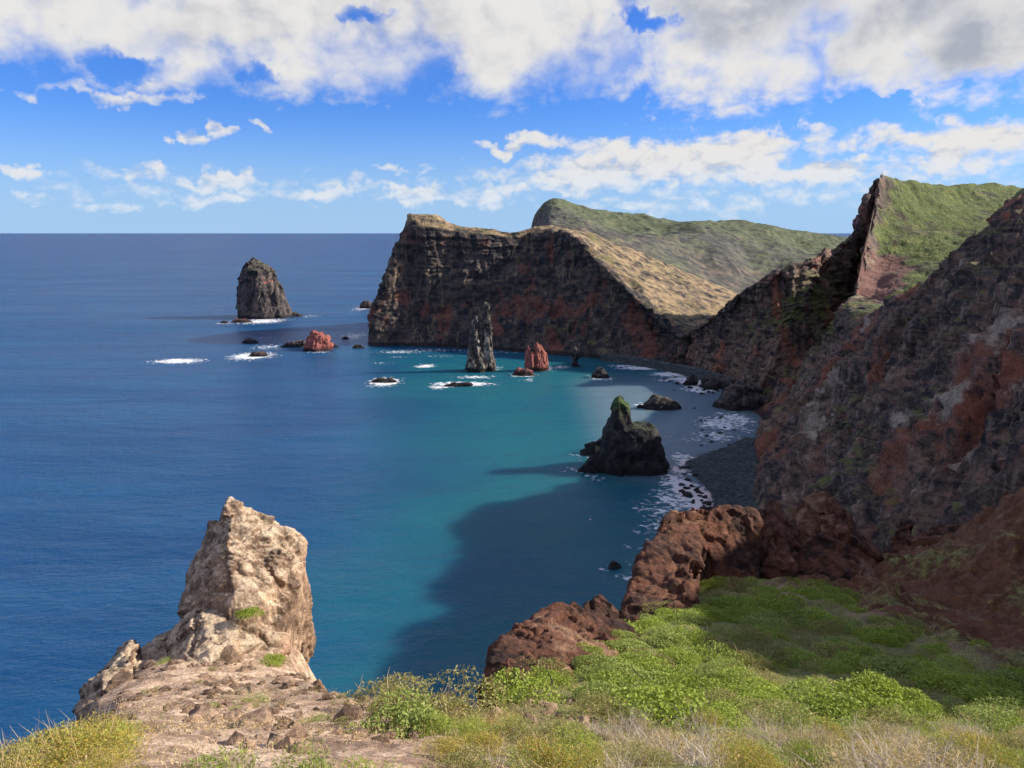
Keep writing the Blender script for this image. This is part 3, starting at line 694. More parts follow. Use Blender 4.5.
rock('shore_rock', [ring_comp([(382, 734, 752), (388, 728, 760), (396, 722, 764), (404, 718, 766), (411, 712, 768)], Ys(740, 411) + 10, .6)], .6, 2.2, 11, M['stack'], zc(.35, .1, 0), seed=25, label='big rounded dark point of rock jutting from the cliff into the bay', category='rock')
rock('sea_rock', [ring_comp([(562, 611, 616), (565, 609, 619), (568, 608, 621)], Ys(614, 568), .7)], .25, .5, 4, M['stack'], seed=26, label='small dark rock awash off the foreground red ridge', category='rock')

# small boulders in the surf: copies of a few shapes
def boulder_mesh(seed, mat, rough=.3):
    bm = bmesh.new(); bmesh.ops.create_icosphere(bm, subdivisions=3, radius=1.0)
    me = bpy.data.meshes.new('boulder'); bm.to_mesh(me); bm.free()
    V = coords(me); V *= 1 + (fbm(V, 1.1, 4, .55, seed) * rough)[:, None]
    for k in range(5):
        n = np.random.default_rng(int(seed * 10) + k).normal(size=3); n /= np.linalg.norm(n)
        dd = V @ n; V -= np.maximum(dd - .72, 0)[:, None] * n
    V[:, 2] *= .7
    me.vertices.foreach_set('co', V.astype(np.float32).ravel()); me.update()
    me.polygons.foreach_set('use_smooth', np.zeros(len(me.polygons), bool))
    zone_attr(me, np.tile((.25, .05, .2), (len(V), 1))); me.materials.append(mat); return me
BM_ = [boulder_mesh(40 + i * 3.3, M['stack']) for i in range(4)]
def scatter_boulders(spots, label, group, szr):
    for px, py in spots:
        p = Zp(px, py, .1); s = random.uniform(*szr)
        o = obj('boulder', random.choice(BM_), label=label, category='boulder', group=group)
        o.location = p; o.scale = (s * random.uniform(.8, 1.5), s * random.uniform(.7, 1.2), s * random.uniform(.6, 1)); o.rotation_euler = (0, 0, random.uniform(0, 6.3))
sp = [(675, 391), (694, 409), (701, 421), (704, 430), (709, 436), (722, 434), (725, 427), (703, 446), (711, 441), (729, 445), (719, 418), (732, 430)]
scatter_boulders([(x + random.uniform(-2, 2), y + random.uniform(-1, 1)) for x, y in sp], 'small dark boulder awash in the bay between cliff point and pebble beach', 'boulders in the shallow bay', (.7, 1.3))
sp = [(682, 484), (684, 489), (687, 493), (693, 486), (696, 491), (699, 489), (690, 496), (680, 491), (705, 497), (708, 505), (703, 508), (700, 500), (688, 480), (686, 474), (691, 468), (697, 476), (706, 513), (712, 508), (684, 468), (695, 502)]
scatter_boulders([(x + random.uniform(-2, 2), y + random.uniform(-1, 1)) for x, y in sp + [(x + 4, y + 5) for x, y in sp[:12]]], 'dark boulder in the white surf along the pebble beach edge', 'boulders in the beach surf', (.7, 1.5))
sp = [(700, 386), (704, 390), (709, 392), (713, 393), (702, 394), (697, 390), (690, 388), (717, 391), (670, 381), (677, 384), (664, 379)]
scatter_boulders(sp, 'dark boulder in the surf of the far cove', 'boulders in the cove surf', (1.0, 2.0))

# ------------------------------------------------------------------ foam places
for a in [(262, 321, 26, 3, .9), (250, 322.5, 20, 2.5, .6), (310, 316, 12, 2, .5), (226, 323, 10, 2, .6), (252, 356, 22, 4, 1.15), (268, 347, 18, 3, .6), (283, 344, 10, 2, .3), (178, 361, 26, 2.6, 1.1), (262, 338, 14, 2, .35),
          (384, 382, 15, 4.5, 1.3), (425, 366, 10, 2, 1.0), (462, 384, 30, 2.4, 1.2), (440, 387, 14, 2, .9), (354, 336, 14, 5, .75), (364, 308, 12, 3, .7), (318, 352, 16, 1.6, .5),
          (400, 352, 34, 2, .55), (430, 350, 40, 2, .5), (440, 356, 26, 1.6, .4), (380, 363, 14, 1.6, .4), (500, 352, 50, 2, .35), (418, 345, 16, 2, .4), (398, 357, 14, 1.3, .4),
          (475, 377, 22, 2, .7), (496, 368, 10, 3, .5), (522, 375, 16, 2, .9), (548, 368, 8, 2.5, .8), (562, 367, 12, 2.2, .7), (602, 378, 14, 3, .75), (528, 380, 7, 2, .6), (620, 368, 10, 2, .5),
          (645, 368, 26, 1.8, 1.2), (672, 374, 22, 2.2, 1.3), (692, 382, 16, 5, 1.1), (680, 379, 20, 4, .8), (700, 389, 16, 4, 1.1), (668, 380, 14, 2, .7), (622, 366, 16, 1.6, .8),
          (720, 424, 26, 8, .85), (735, 418, 16, 7, .9), (715, 436, 26, 6, .7), (698, 440, 26, 6, .4), (740, 425, 10, 8, .7), (672, 437, 40, 10, .22),
          (684, 460, 12, 9, .9), (678, 470, 14, 7, .8), (682, 486, 20, 12, 1.1), (694, 494, 20, 12, 1.25), (703, 506, 18, 10, 1.2), (676, 500, 30, 14, .75), (664, 512, 26, 12, .6), (700, 520, 18, 12, 1.1), (650, 505, 26, 8, .5), (655, 528, 26, 12, .5), (645, 560, 20, 14, .45), (670, 540, 26, 18, .7),
          (583, 456, 12, 3, .7), (580, 470, 14, 4, .7), (592, 477, 12, 5, .5), (572, 468, 12, 3, .4), (640, 405, 8, 3, .6), (612, 568, 14, 4, .5), (625, 575, 14, 5, .6), (588, 518, 10, 4, .3), (632, 545, 10, 4, .35), (668, 476, 10, 4, .6)]:
    foam_at(*a)

# ------------------------------------------------------------------ sea
def build_sea():
    def axis(lo, hi, d0, far):
        a = list(np.arange(lo, hi, d0)); s, x = d0, hi
        while x < far: a.append(x); s *= 1.12; x += s
        s, x = d0, lo - d0; pre = []
        while x > -far: pre.append(x); s *= 1.12; x -= s
        return np.array(pre[::-1] + a)
    xs = axis(-420, 190, 1.6, 60000); ys = axis(90, 1000, 2.0, 60000)
    X, Yg = np.meshgrid(xs, ys, indexing='ij'); V = np.stack([X.ravel(), Yg.ravel(), np.zeros(X.size)], 1)
    px, py = project(V)
    foam = np.zeros(len(V))
    jit = np.stack([fbm(V, 9, 3, seed=1), fbm(V, 9, 3, seed=8)], 1)
    Vj = V[:, :2] + jit * 2.2
    for x, y, rx, ry, s in FOAM:
        m = (np.abs(V[:, 0] - x) < rx * 3 + 5) & (np.abs(V[:, 1] - y) < ry * 3 + 5)
        foam[m] = np.maximum(foam[m], s * np.exp(-((Vj[m, 0] - x) / rx) ** 2 - ((Vj[m, 1] - y) / ry) ** 2))
    # shallow, pale-bottomed water along the bay
    xb = np.interp(V[:, 1], [90, 150, 215, 290, 400, 480, 560, 700, 900], [-52, -52, -46, -40, -52, -60, -90, -150, -400])
    sh_ = sstep(V[:, 0] + fbm(V, 90, 3, seed=3) * 18, xb - 60, xb + 50) * (1 - sstep(V[:, 1], 560, 720)) * (1 - sstep(V[:, 0], 250, 600))
    sh_ *= sstep(V[:, 1], -200, 60)
    grey = sstep(V[:, 0], 28, 62) * sstep(V[:, 1], 285, 320) * (1 - sstep(V[:, 1], 480, 560))  # bay area that takes the painted cloud reflection
    me = fast_mesh('sea', V, grid_faces(len(xs), len(ys)))
    if vert_normals(me)[:, 2].mean() < 0: me.flip_normals()
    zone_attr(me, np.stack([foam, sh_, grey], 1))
    m = bpy.data.materials.new('sea_water'); m.use_nodes = True; nt = m.node_tree; bs = nt.nodes['Principled BSDF']
    geo = nt.nodes.new('ShaderNodeNewGeometry'); pos = S(nt, geo.outputs['Position'])
    at = nt.nodes.new('ShaderNodeAttribute'); at.attribute_name = 'zone'
    sx = nt.nodes.new('ShaderNodeSeparateColor'); nt.links.new(at.outputs['Color'], sx.inputs[0])
    zf, zs, zg = [S(nt, o) for o in sx.outputs]
    big = noise(nt, vmul(nt, pos, (.6, 1.6, 1)), .012, 4, .55)
    c = mix(nt, big.step(.35, .7), (0.003, 0.054, 0.155), (0.006, 0.076, 0.190))
    patch = noise(nt, vmul(nt, pos, (.8, 1.2, 1)), .022, 5, .6, dist=.4)
    c = mix(nt, (zs * (big * .4 + .55 + patch.step(.3, .7) * .4)).clamp(), c, (0.008, 0.125, 0.165))
    c = mix(nt, zg * .75, c, (0.17, 0.23, 0.27))  # bay greyed: pale reflected cloud put into the water's base colour
    ln = nt.nodes.new('ShaderNodeVectorMath'); ln.operation = 'LENGTH'; nt.links.new(pos.k, ln.inputs[0])
    c = mix(nt, S(nt, ln.outputs['Value']).step(900, 5000) * .8, c, (0.001, 0.050, 0.165))
    f1 = noise(nt, pos, .32, 8, .68, dist=.6); f2 = voro(nt, vmul(nt, pos, (1, 1, 1)), .5)
    fo = (zf * .95 + (f1 - .5) * 2.3 + (f2 - .5) * .5 - .42).step(0.0, .34) * zf.step(0.04, .25)
    fo = fo.clamp()
    # a few whitecaps out at sea
    c = mix(nt, fo, c, (.78, .80, .80))
    w1 = noise(nt, vmul(nt, pos, (.75, 1.35, 1)), .085, 5, .62); w2 = noise(nt, vmul(nt, pos, (.8, 1.3, 1)), .42, 5, .62, dist=.4); w3 = noise(nt, pos, 1.5, 4, .6)
    h = w1 * 1.5 + w2 * .5 * (big * .8 + .6) + w3 * .14 + fo * .25 + noise(nt, vmul(nt, pos, (.5, 1.5, 1)), .022, 3, .5) * 2.6
    b = nt.nodes.new('ShaderNodeBump'); b.inputs['Strength'].default_value = .75; b.inputs['Distance'].default_value = 1.7
    nt.links.new(h.k, b.inputs['Height'])
    nt.nodes.remove(bs)
    di = nt.nodes.new('ShaderNodeSubsurfaceScattering'); di.falloff = 'BURLEY'; di.inputs['Scale'].default_value = 16.0; di.inputs['Radius'].default_value = (.3, .8, 1.0); gl = nt.nodes.new('ShaderNodeBsdfGlossy'); gl.inputs['Roughness'].default_value = .24
    fr = nt.nodes.new('ShaderNodeFresnel'); fr.inputs[0].default_value = 1.333
    for n_ in (di, gl, fr): nt.links.new(b.outputs[0], n_.inputs['Normal'])
    nt.links.new(c.k, di.inputs['Color'])
    wind = noise(nt, vmul(nt, pos, (.35, 1.6, 1)), .006, 5, .6, dist=.5)
    fac = S(nt, fr.outputs[0]).min(.34) * (1.0 - fo) * (wind.step(.3, .7) * .28 + .80)
    mx = nt.nodes.new('ShaderNodeMixShader'); nt.links.new(fac.k, mx.inputs[0]); nt.links.new(di.outputs[0], mx.inputs[1]); nt.links.new(gl.outputs[0], mx.inputs[2])
    nt.links.new(mx.outputs[0], nt.nodes['Material Output'].inputs[0])
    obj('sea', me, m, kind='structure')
build_sea()

# ------------------------------------------------------------------ foreground hillside
CTRL = [(p[0], p[1], p[2]) for p in [xyz(0, -3, 98.9), xyz(-9, -3, 98.2), xyz(9, -3, 99.2), xyz(20, -3, 99.5), xyz(-14, 5, 93)]]
for px, py, Y_ in [(0, 790, 7.2), (256, 790, 7.2), (512, 790, 7.2), (768, 790, 7.2), (1024, 790, 7.2), (1200, 780, 7.5), (60, 752, 11), (256, 752, 11), (512, 755, 11), (768, 758, 11), (1000, 765, 11), (1180, 755, 12),
                   (150, 712, 19.5), (240, 715, 19.5), (330, 712, 19), (400, 712, 18), (470, 716, 17), (600, 716, 17.5), (700, 722, 17.5), (760, 722, 18), (860, 736, 17), (940, 745, 16), (1000, 742, 17), (1100, 735, 18),
                   (110, 690, 25), (150, 664, 27.6), (215, 668, 27.6), (256, 652, 29.4), (285, 668, 28.6), (300, 684, 26), (560, 690, 23), (620, 670, 25.5), (700, 668, 27.5), (740, 662, 29.5), (830, 668, 29), (900, 676, 27.5), (960, 690, 26), (1024, 704, 25),
                   (640, 640, 31.5), (700, 630, 35), (780, 622, 39), (860, 632, 38.5), (930, 650, 35), (1000, 668, 32), (1060, 690, 30),
                   (680, 612, 41), (720, 594, 46), (780, 590, 48), (830, 596, 47), (860, 604, 46), (920, 622, 42), (1024, 660, 36), (1080, 670, 36),
                   (900, 590, 52), (960, 590, 50), (1024, 610, 45), (880, 566, 60), (930, 556, 62), (980, 540, 64), (1024, 524, 66), (1100, 500, 66), (1100, 600, 45)]:
    CTRL.append(tuple(P(px, py, Y_)))
CTRL += [(34, 52, 76.5), (42, 60, 79), (28, 30, 84), (24, 15, 92), (-16, 28, 82.2), (-12, 34, 80), (45, 80, 70), (30, 78, 64), (10, 66, 66), (-20, 40, 70), (-22, 20, 84)]
CTRL = np.array(CTRL, float)
def tps_fit(C):
    xy = C[:, :2]; d = np.linalg.norm(xy[:, None] - xy[None], axis=2)
    K = np.where(d > 0, d * d * np.log(d + 1e-9), 0) + np.eye(len(C)) * 1.5
    Pm = np.hstack([np.ones((len(C), 1)), xy]); A = np.zeros((len(C) + 3,) * 2)
    A[:len(C), :len(C)] = K; A[:len(C), len(C):] = Pm; A[len(C):, :len(C)] = Pm.T
    return np.linalg.solve(A, np.concatenate([C[:, 2], np.zeros(3)]))
TW = tps_fit(CTRL)
def tps(xy):
    out = np.empty(len(xy))
    for i in range(0, len(xy), 20000):
        q = xy[i:i + 20000]; d = np.linalg.norm(q[:, None] - CTRL[None, :, :2], axis=2)
        out[i:i + 20000] = np.where(d > 0, d * d * np.log(d + 1e-9), 0) @ TW[:-3] + TW[-3] + q @ TW[-2:]
    return out
EDGE = [xyz(-14, -8, 0), xyz(-9.5, 4, 0), P(0, 738, 9.6), P(60, 726, 11.5), P(118, 714, 20), P(100, 712, 24), P(102, 690, 27), P(128, 658, 30.5), P(178, 640, 36), P(255, 640, 38), P(296, 640, 34), P(282, 662, 30.5),
        P(306, 676, 27.5), P(330, 690, 24.5), P(352, 690, 23.5), P(380, 692, 22), P(412, 694, 21.4), P(440, 703, 19.6), P(484, 707, 18.6), P(500, 690, 22), P(520, 650, 26), P(560, 628, 30), P(612, 620, 33), P(634, 640, 34), P(650, 600, 43), P(690, 540, 52),
        P(740, 540, 56), P(800, 530, 60), P(850, 545, 64), P(890, 560, 66), P(950, 545, 68), P(1024, 520, 70), xyz(70, 76, 0), xyz(80, -8, 0)]
EDGE = np.array([e[:2] for e in EDGE])
def sdist(xy):
    d = np.full(len(xy), 1e9); ins = np.zeros(len(xy), bool)
    for a, b in zip(EDGE, np.roll(EDGE, -1, 0)):
        ab = b - a; t = np.clip(((xy - a) @ ab) / (ab @ ab), 0, 1)
        d = np.minimum(d, np.linalg.norm(xy - a - t[:, None] * ab, axis=1))
        c = (a[1] > xy[:, 1]) != (b[1] > xy[:, 1])
        ins ^= c & (xy[:, 0] < (b[0] - a[0]) * (xy[:, 1] - a[1]) / (b[1] - a[1] + 1e-12) + a[0])
    return np.where(ins, -d, d)
def ground_z(xy, detail=True):
    p3 = np.hstack([xy, np.zeros((len(xy), 1))])
    z = tps(xy); s = sdist(xy) + fbm(p3, 3.0, 4, .55, 5) * .45
    if detail:
        z = z + fbm(p3, 4.0, 5, .5, 3) * .22 + ridged(p3, 1.3, 4, .5, 6) * .05
    out = np.maximum(s, 0)
    return z - 1.9 * out ** 1.15 + .35 * np.minimum(np.maximum(s + 1.2, 0), 1.2) ** 2 * -.5
def soil_zone(px, py, V):
    """red earth, plant cover and pale earth over the hillside"""
    n = fbm(V * np.array((1, 1, 0)), 5, 4, seed=2)
    red = sstep(py + (px - 860) * -.36, 640, 600) * sstep(px, 660, 760)
    red = np.where((px > 850) & (py < 600 + (px - 850) * .36), 1.0, red)
    gr = sstep(px + n * 40, 430, 540) * (1 - red)
    pale = (1 - sstep(px + n * 30, 330, 460)) * .75
    return red, gr, pale
def build_hillside():
    xs = np.arange(-30, 62, .2); ys = np.arange(-6, 84, .2)
    X, Yg = np.meshgrid(xs, ys, indexing='ij'); xy = np.stack([X.ravel(), Yg.ravel()], 1)
    V = np.hstack([xy, ground_z(xy)[:, None]])
    px, py = project(V); red, gr, pale = soil_zone(px, py, V)
    bare = (1 - red) * (1 - gr); V[:, 2] += bare * (facets(V, 1.3, 13) * .05 + facets(V, .45, 15) * .04 + fbm(V, .45, 3, .6, 23) * .04)
    V[:, 2] += red * (ridged(V, 6.0, 5, .55, 8) * .7 + blocky(V, 2.2, 3) * .5 + blocky(V, .8, 5) * .22 + fbm(V, .7, 3, .55, 3) * .12)
    me = fast_mesh('hillside', V, grid_faces(len(xs), len(ys)))
    if vert_normals(me)[:, 2].mean() < 0: me.flip_normals()
    nn = fbm(V, 6, 4, .6, 71); Z = np.stack([.1 + red * (.75 + .3 * nn), np.clip(.02 + .75 * gr + red * (.22 + .55 * nn), 0, 1), np.clip(.1 + pale * .6 + red * (.1 + .3 * fbm(V, 3, 3, seed=72)), 0, 1)], 1)
    zone_attr(me, Z); obj('hillside', me, M['soil'], kind='structure')
build_hillside()

# ------------------------------------------------------------------ foreground rocks
PP = lambda L: [P(*p) for p in L]
def below(L, dz, dy=2.0): return [P(*p) + np.array((0, dy, -dz)) for p in L]
def z_pillar(V, N):
    Z = np.tile((.25, .02, .45), (len(V), 1)).astype(float)
    Z[:, 2] += .25 * sstep(N[:, 2], .3, .8); Z[:, 0] += .3 * sstep(fbm(V, 3, 3, seed=4), 0, .6)
    return Z
head = [(226, 541, 32.4), (217, 572, 31.8), (206, 600, 31.2), (234, 505, 35.2), (250, 519, 35.3), (285, 526, 35.5), (303, 538, 35.4), (304, 560, 34.4), (299, 590, 33.4), (288, 622, 32.2), (284, 648, 31.2), (262, 600, 31.4), (240, 630, 30.2),
        (216, 521, 36), (204, 545, 34.4), (191, 575, 33.7), (182, 600, 33.1), (173, 614, 32.6), (204, 545, 37.5), (186, 600, 37.5), (255, 521, 38.2), (297, 543, 38), (300, 590, 38), (284, 660, 37), (200, 660, 37.5)]
apex = [(225, 504, 34.6), (231, 498, 35), (238, 501, 35), (244, 511, 35), (222, 530, 34), (248, 530, 34.2), (226, 509, 36.6), (242, 513, 36.6), (224, 545, 36)]
ridge1 = [(215, 518, 36), (210, 523, 35.5), (222, 545, 33), (212, 575, 31.9), (204, 560, 34), (224, 530, 34.5), (216, 590, 31.2)]
apron = [(200, 606, 31), (184, 620, 31), (240, 615, 31), (280, 648, 31.2), (272, 660, 30), (256, 674, 28.7), (215, 690, 26.4), (186, 682, 27), (172, 662, 28.8), (166, 644, 30.8), (182, 616, 33.5), (230, 640, 29.4)]
wall = [(131, 641, 30.6), (127, 648, 29.8), (138, 651, 29.6), (112, 666, 28.6), (120, 676, 27.6), (94, 684, 27.2), (98, 697, 25.8), (82, 702, 25.6), (90, 716, 24), (77, 722, 24.2), (129, 646, 32), (102, 670, 30.2), (84, 692, 28)]
knob = [(262, 562, 33), (282, 550, 33.4), (274, 575, 32.4), (296, 556, 34), (262, 547, 34.2), (287, 585, 32.6), (270, 600, 33)]
foot = [(262, 612, 31.4), (287, 602, 32.2), (294, 612, 33.5), (285, 650, 31), (274, 655, 30.4), (266, 640, 30.6), (284, 602, 36), (282, 655, 36)]
saddle = [(134, 652, 31), (148, 652, 32), (164, 643, 33), (178, 628, 34), (176, 662, 29), (150, 670, 28.4), (128, 676, 27.8)]
knock = [(164, 652, 29.6), (202, 606, 31.4), (192, 640, 29.6), (186, 660, 28.4), (172, 668, 28.4), (192, 612, 33)]
rock('rock_pillar', [hull_comp(PP(head) + below(head[-3:], 4)), hull_comp(PP(apex)), hull_comp(PP(ridge1)), hull_comp(PP(apron) + below(apron[4:9], 3)), hull_comp(PP(knob)), hull_comp(PP(foot)), hull_comp(PP(knock) + below(knock[2:5], 2)), hull_comp(PP(saddle) + below(saddle, 3.5, 1))],
     .055, .23, 2.6, M['pillar'], z_pillar, (1, 1, .55), 31, smooth=1, fine=.8, pct=60, label='tall tan leaning rock pillar at the end of the foreground spur', category='rock')
rock('rock_outcrop', [hull_comp(PP(wall) + below(wall[3:10], 4.5, 2.5))], .07, .26, 1.4, M['pillar'], z_pillar, (1, 1, .9), 33, smooth=1, fine=.6, label='low knobbly tan rock wall at the left edge of the spur', category='rock')
small = [(496, 646, 26.5), (488, 668, 24.6), (482, 704, 20.6), (480, 694, 22.5), (516, 625, 29.4), (545, 612, 31.6), (580, 606, 33.4), (604, 612, 33.8), (644, 640, 31.6), (600, 650, 29.2), (560, 668, 26.2), (520, 690, 22.6), (505, 704, 20.4)]
kn2 = [(578, 614, 34.4), (586, 599, 35.4), (600, 596, 35.6), (613, 601, 35.6), (617, 622, 35), (588, 632, 34), (610, 632, 34.2), (598, 602, 37), (612, 620, 37)]
def z_red(V, N):
    n = fbm(V, 5, 4, .6, 7); Z = np.tile((.55, .1, .2), (len(V), 1)).astype(float); Z[:, 0] += .4 * n; Z[:, 2] += .4 * sstep(n, .1, .6) + .15 * sstep(N[:, 2], .4, .9); Z[:, 1] += .15 * sstep(fbm(V, 6, 3, .6, 17), .1, .5); return Z
rock('red_outcrop', [hull_comp(PP(small) + below(small, 7, 3)), hull_comp(PP(kn2) + below(kn2, 3, 0))], .07, .25, 3.4, M['redrock'], z_red, (1, 1, .8), 35, smooth=1, fine=1.1, pct=42, label='rounded red brown outcrop with a knob on top at the edge of the green slope', category='rock')
lw = [(622, 622, 40), (630, 590, 43), (642, 555, 47), (656, 530, 50), (672, 514, 53), (692, 509, 54.5), (700, 514, 54), (696, 530, 52.5), (684, 550, 50), (674, 575, 47), (668, 600, 44), (664, 628, 40), (655, 642, 37.6), (625, 642, 38.6), (690, 640, 37.4)]
crest = [(690, 508, 55), (706, 516, 55.5), (722, 524, 56), (736, 526, 56.4), (744, 516, 56.6), (748, 507, 57), (757, 506, 57), (761, 518, 56.6), (766, 534, 56), (752, 546, 54.6), (730, 552, 54), (706, 548, 53.4), (700, 580, 52), (750, 590, 52)]
pk2 = [(762, 510, 59), (770, 497, 59.5), (780, 503, 59.5), (788, 518, 59), (798, 532, 58.4), (800, 560, 56.6), (770, 580, 54.6), (758, 560, 55), (790, 596, 52)]
pk3 = [(795, 515, 61), (806, 499, 62), (820, 495, 62.6), (832, 495, 62.6), (840, 507, 62), (848, 526, 61), (858, 542, 60), (872, 560, 58.4), (886, 574, 56), (866, 600, 51), (820, 590, 52.6), (790, 580, 55)]
knobs = [(738, 528, 55.6), (746, 512, 56.4), (756, 512, 56.4), (762, 524, 55.8), (758, 538, 55), (742, 540, 55), (752, 515, 58)]
rock('red_ridge', [hull_comp(PP(lw) + below(lw, 9, 3)), hull_comp(PP(crest) + below(crest, 8, 2)), hull_comp(PP(pk2) + below(pk2, 8, 2)), hull_comp(PP(pk3) + below(pk3, 9, 3)), hull_comp(PP(knobs))],
     .10, .46, 6.5, M['redrock'], z_red, (1, 1, .6), 37, smooth=1, fine=1.0, pct=42, label='long dark red serrated rock ridge between the green slope and the bay', category='rock')
for i, (L, lab) in enumerate([
    ([(900, 545, 63), (925, 532, 66), (960, 530, 66), (985, 545, 64), (985, 575, 58), (930, 575, 58), (895, 570, 60), (940, 528, 70)], 'broad brown rock shoulder on top of the shaded red slope'),
    ([(985, 520, 70), (1005, 500, 73), (1030, 495, 73), (1060, 505, 70), (1050, 560, 62), (1000, 560, 63), (1020, 495, 78)], 'dark rocky knob on the red slope at the right edge'),
    ([(890, 536, 70), (900, 522, 73), (912, 524, 73), (915, 545, 70), (895, 556, 68), (905, 524, 76)], 'small red boulder stump on the crest of the shaded red slope')]):
    rock('red_outcrop', [hull_comp(PP(L) + below(L, 7, 2))], .15, .6, 3.4, M['redrock'], z_red, (1, 1, .8), 41 + i, smooth=1, fine=.5, label=lab, category='rock')

# cairn / survey marker on the peak
pk = P(882, 178.5, 603)
bm = bmesh.new()
for r1, r2, z0, z1 in ((1.7, 1.5, -1.5, .8), (1.2, .7, .8, 2.6), (.25, .12, 2.6, 4.6)):
    bmesh.ops.create_cone(bm, cap_ends=True, segments=10, radius1=r1, radius2=r2, depth=z1 - z0, matrix=__import__('mathutils').Matrix.Translation((0, 0, (z0 + z1) / 2)))
me = bpy.data.meshes.new('survey_marker'); bm.to_mesh(me); bm.free(); zone_attr(me, np.tile((.1, 0, .9), (len(me.vertices), 1)))
mo = obj('survey_marker', me, M['stack'], label='tiny stone marker with a pole on the green peak', category='marker'); mo.location = pk

# ------------------------------------------------------------------ plants
def leaf_mat(name, c1, c2, c3=None, rough=.6):
    m = bpy.data.materials.new(name); m.use_nodes = True; nt = m.node_tree; bs = nt.nodes['Principled BSDF']
    geo = nt.nodes.new('ShaderNodeNewGeometry'); rnd = S(nt, geo.outputs['Random Per Island'])
    oi = nt.nodes.new('ShaderNodeObjectInfo'); orr = S(nt, oi.outputs['Random'])
    c = mix(nt, (rnd * .7 + orr * .5 - .1).clamp(), c1, c2)
    if c3: c = mix(nt, (rnd * 7.13)._m('FRACT').step(.72, .8), c, c3)
    nt.links.new(c.k, bs.inputs['Base Color']); bs.inputs['Roughness'].default_value = rough
    bs.inputs['Specular IOR Level'].default_value = .3
    tr = nt.nodes.new('ShaderNodeBsdfTranslucent'); nt.links.new(c.k, tr.inputs[0])
    ms = nt.nodes.new('ShaderNodeMixShader'); ms.inputs[0].default_value = .32
    nt.links.new(bs.outputs[0], ms.inputs[1]); nt.links.new(tr.outputs[0], ms.inputs[2])
    nt.links.new(ms.outputs[0], nt.nodes['Material Output'].inputs[0])
    return m
LM = {'green': leaf_mat('green_leaves', (.21, .28, .03), (.45, .53, .085)),
      'pale': leaf_mat('pale_green_leaves', (.24, .30, .06), (.45, .50, .13)),
      'olive': leaf_mat('olive_leaves', (.22, .21, .055), (.44, .40, .14)),
      'yellow': leaf_mat('yellow_green_leaves', (.28, .30, .05), (.52, .47, .10), (.62, .40, .08)),
      'dry': leaf_mat('dry_twigs', (.46, .32, .15), (.80, .62, .34)),
      'grey': leaf_mat('bleached_twigs', (.55, .46, .37), (.80, .72, .62)),
      'stem': leaf_mat('shrub_stems', (.10, .07, .05), (.18, .13, .09))}
def quads(C, A, B):                    # leaf quads: centre, half-axes
    n = len(C); V = np.stack([C - A, C + B, C + A, C - B], 1).reshape(-1, 3); return V, np.arange(n * 4).reshape(n, 4)
def unit(n, rng): v = rng.normal(size=(n, 3)); return v / np.linalg.norm(v, axis=1)[:, None]
def crown_mesh(name, seed, n, leaf, lobes, flat=.6, outward=.5, aspect=.5, shell=.35):
    rng = np.random.default_rng(seed); Cs = []
    for k in range(lobes):
        a = rng.uniform(0, 6.28); r = math.sqrt(rng.uniform(0, 1)) * .62; R_ = rng.uniform(.26, .48)
        c = np.array((r * math.cos(a), r * math.sin(a), rng.uniform(.12, .5) * flat * (1.2 - r)))
        d = unit(n // lobes, rng); d[:, 2] = np.abs(d[:, 2]) * 1.0 - .15
        rad = R_ * (1 - shell * rng.uniform(0, 1, len(d)) ** 1.6) * (1 + .25 * perlin(d * 2.3 + seed + k))
        Cs.append(np.concatenate([c + d * rad[:, None] * np.array((1, 1, flat)), d], 1))
    Cs = np.concatenate(Cs); C, d = Cs[:, :3], Cs[:, 3:]
    C[:, 2] = np.maximum(C[:, 2], .01)
    A = unit(len(C), rng) + d * outward; A /= np.linalg.norm(A, axis=1)[:, None]
    B = np.cross(A, unit(len(C), rng)); B /= np.linalg.norm(B, axis=1)[:, None] + 1e-6
    l = leaf * rng.uniform(.6, 1.35, len(C))[:, None]
    V, Fq = quads(C, A * l, B * l * aspect)
    return fast_mesh(name, V, Fq, False)
def twig_mesh(name, seed, n, length, w, spread=.8, base=.3, seg=3):
    rng = np.random.default_rng(seed); Fs = []; k0 = 3
    Vs = [np.array((.012, 0, -.08)), np.array((-.006, .01, -.08)), np.array((-.006, -.01, -.08))]
    for i in range(n):
        p = np.array((rng.normal() * base, rng.normal() * base, .02)); d = np.array((rng.normal() * spread * .5 + p[0] * 1.0, rng.normal() * spread * .5 + p[1] * 1.0, 1.0)); d /= np.linalg.norm(d)
        L = length * rng.uniform(.45, 1.1) / seg; side = np.cross(d, rng.normal(size=3)); side /= np.linalg.norm(side) + 1e-6
        pts = [p]
        for s_ in range(seg): d = d + rng.normal(size=3) * .25; d /= np.linalg.norm(d); p = p + d * L; pts.append(p)
        up = np.cross(side, d)
        for j, q in enumerate(pts):
            ww = w * (1 - j / (seg + .4))
            for kk in range(3):
                a = kk * 2.094; Vs.append(q + (side * math.cos(a) + up * math.sin(a)) * ww)
        for j in range(-1, seg):
            for kk in range(3):
                a, b, c, e = (kk, (kk + 1) % 3, k0 + (kk + 1) % 3, k0 + kk) if j < 0 else (k0 + j * 3 + kk, k0 + j * 3 + (kk + 1) % 3, k0 + (j + 1) * 3 + (kk + 1) % 3, k0 + (j + 1) * 3 + kk)
                Fs.append((a, b, c, e))
        k0 += 3 * (seg + 1)
    return fast_mesh(name, np.array(Vs), np.array(Fs), False)
PROTO = {}
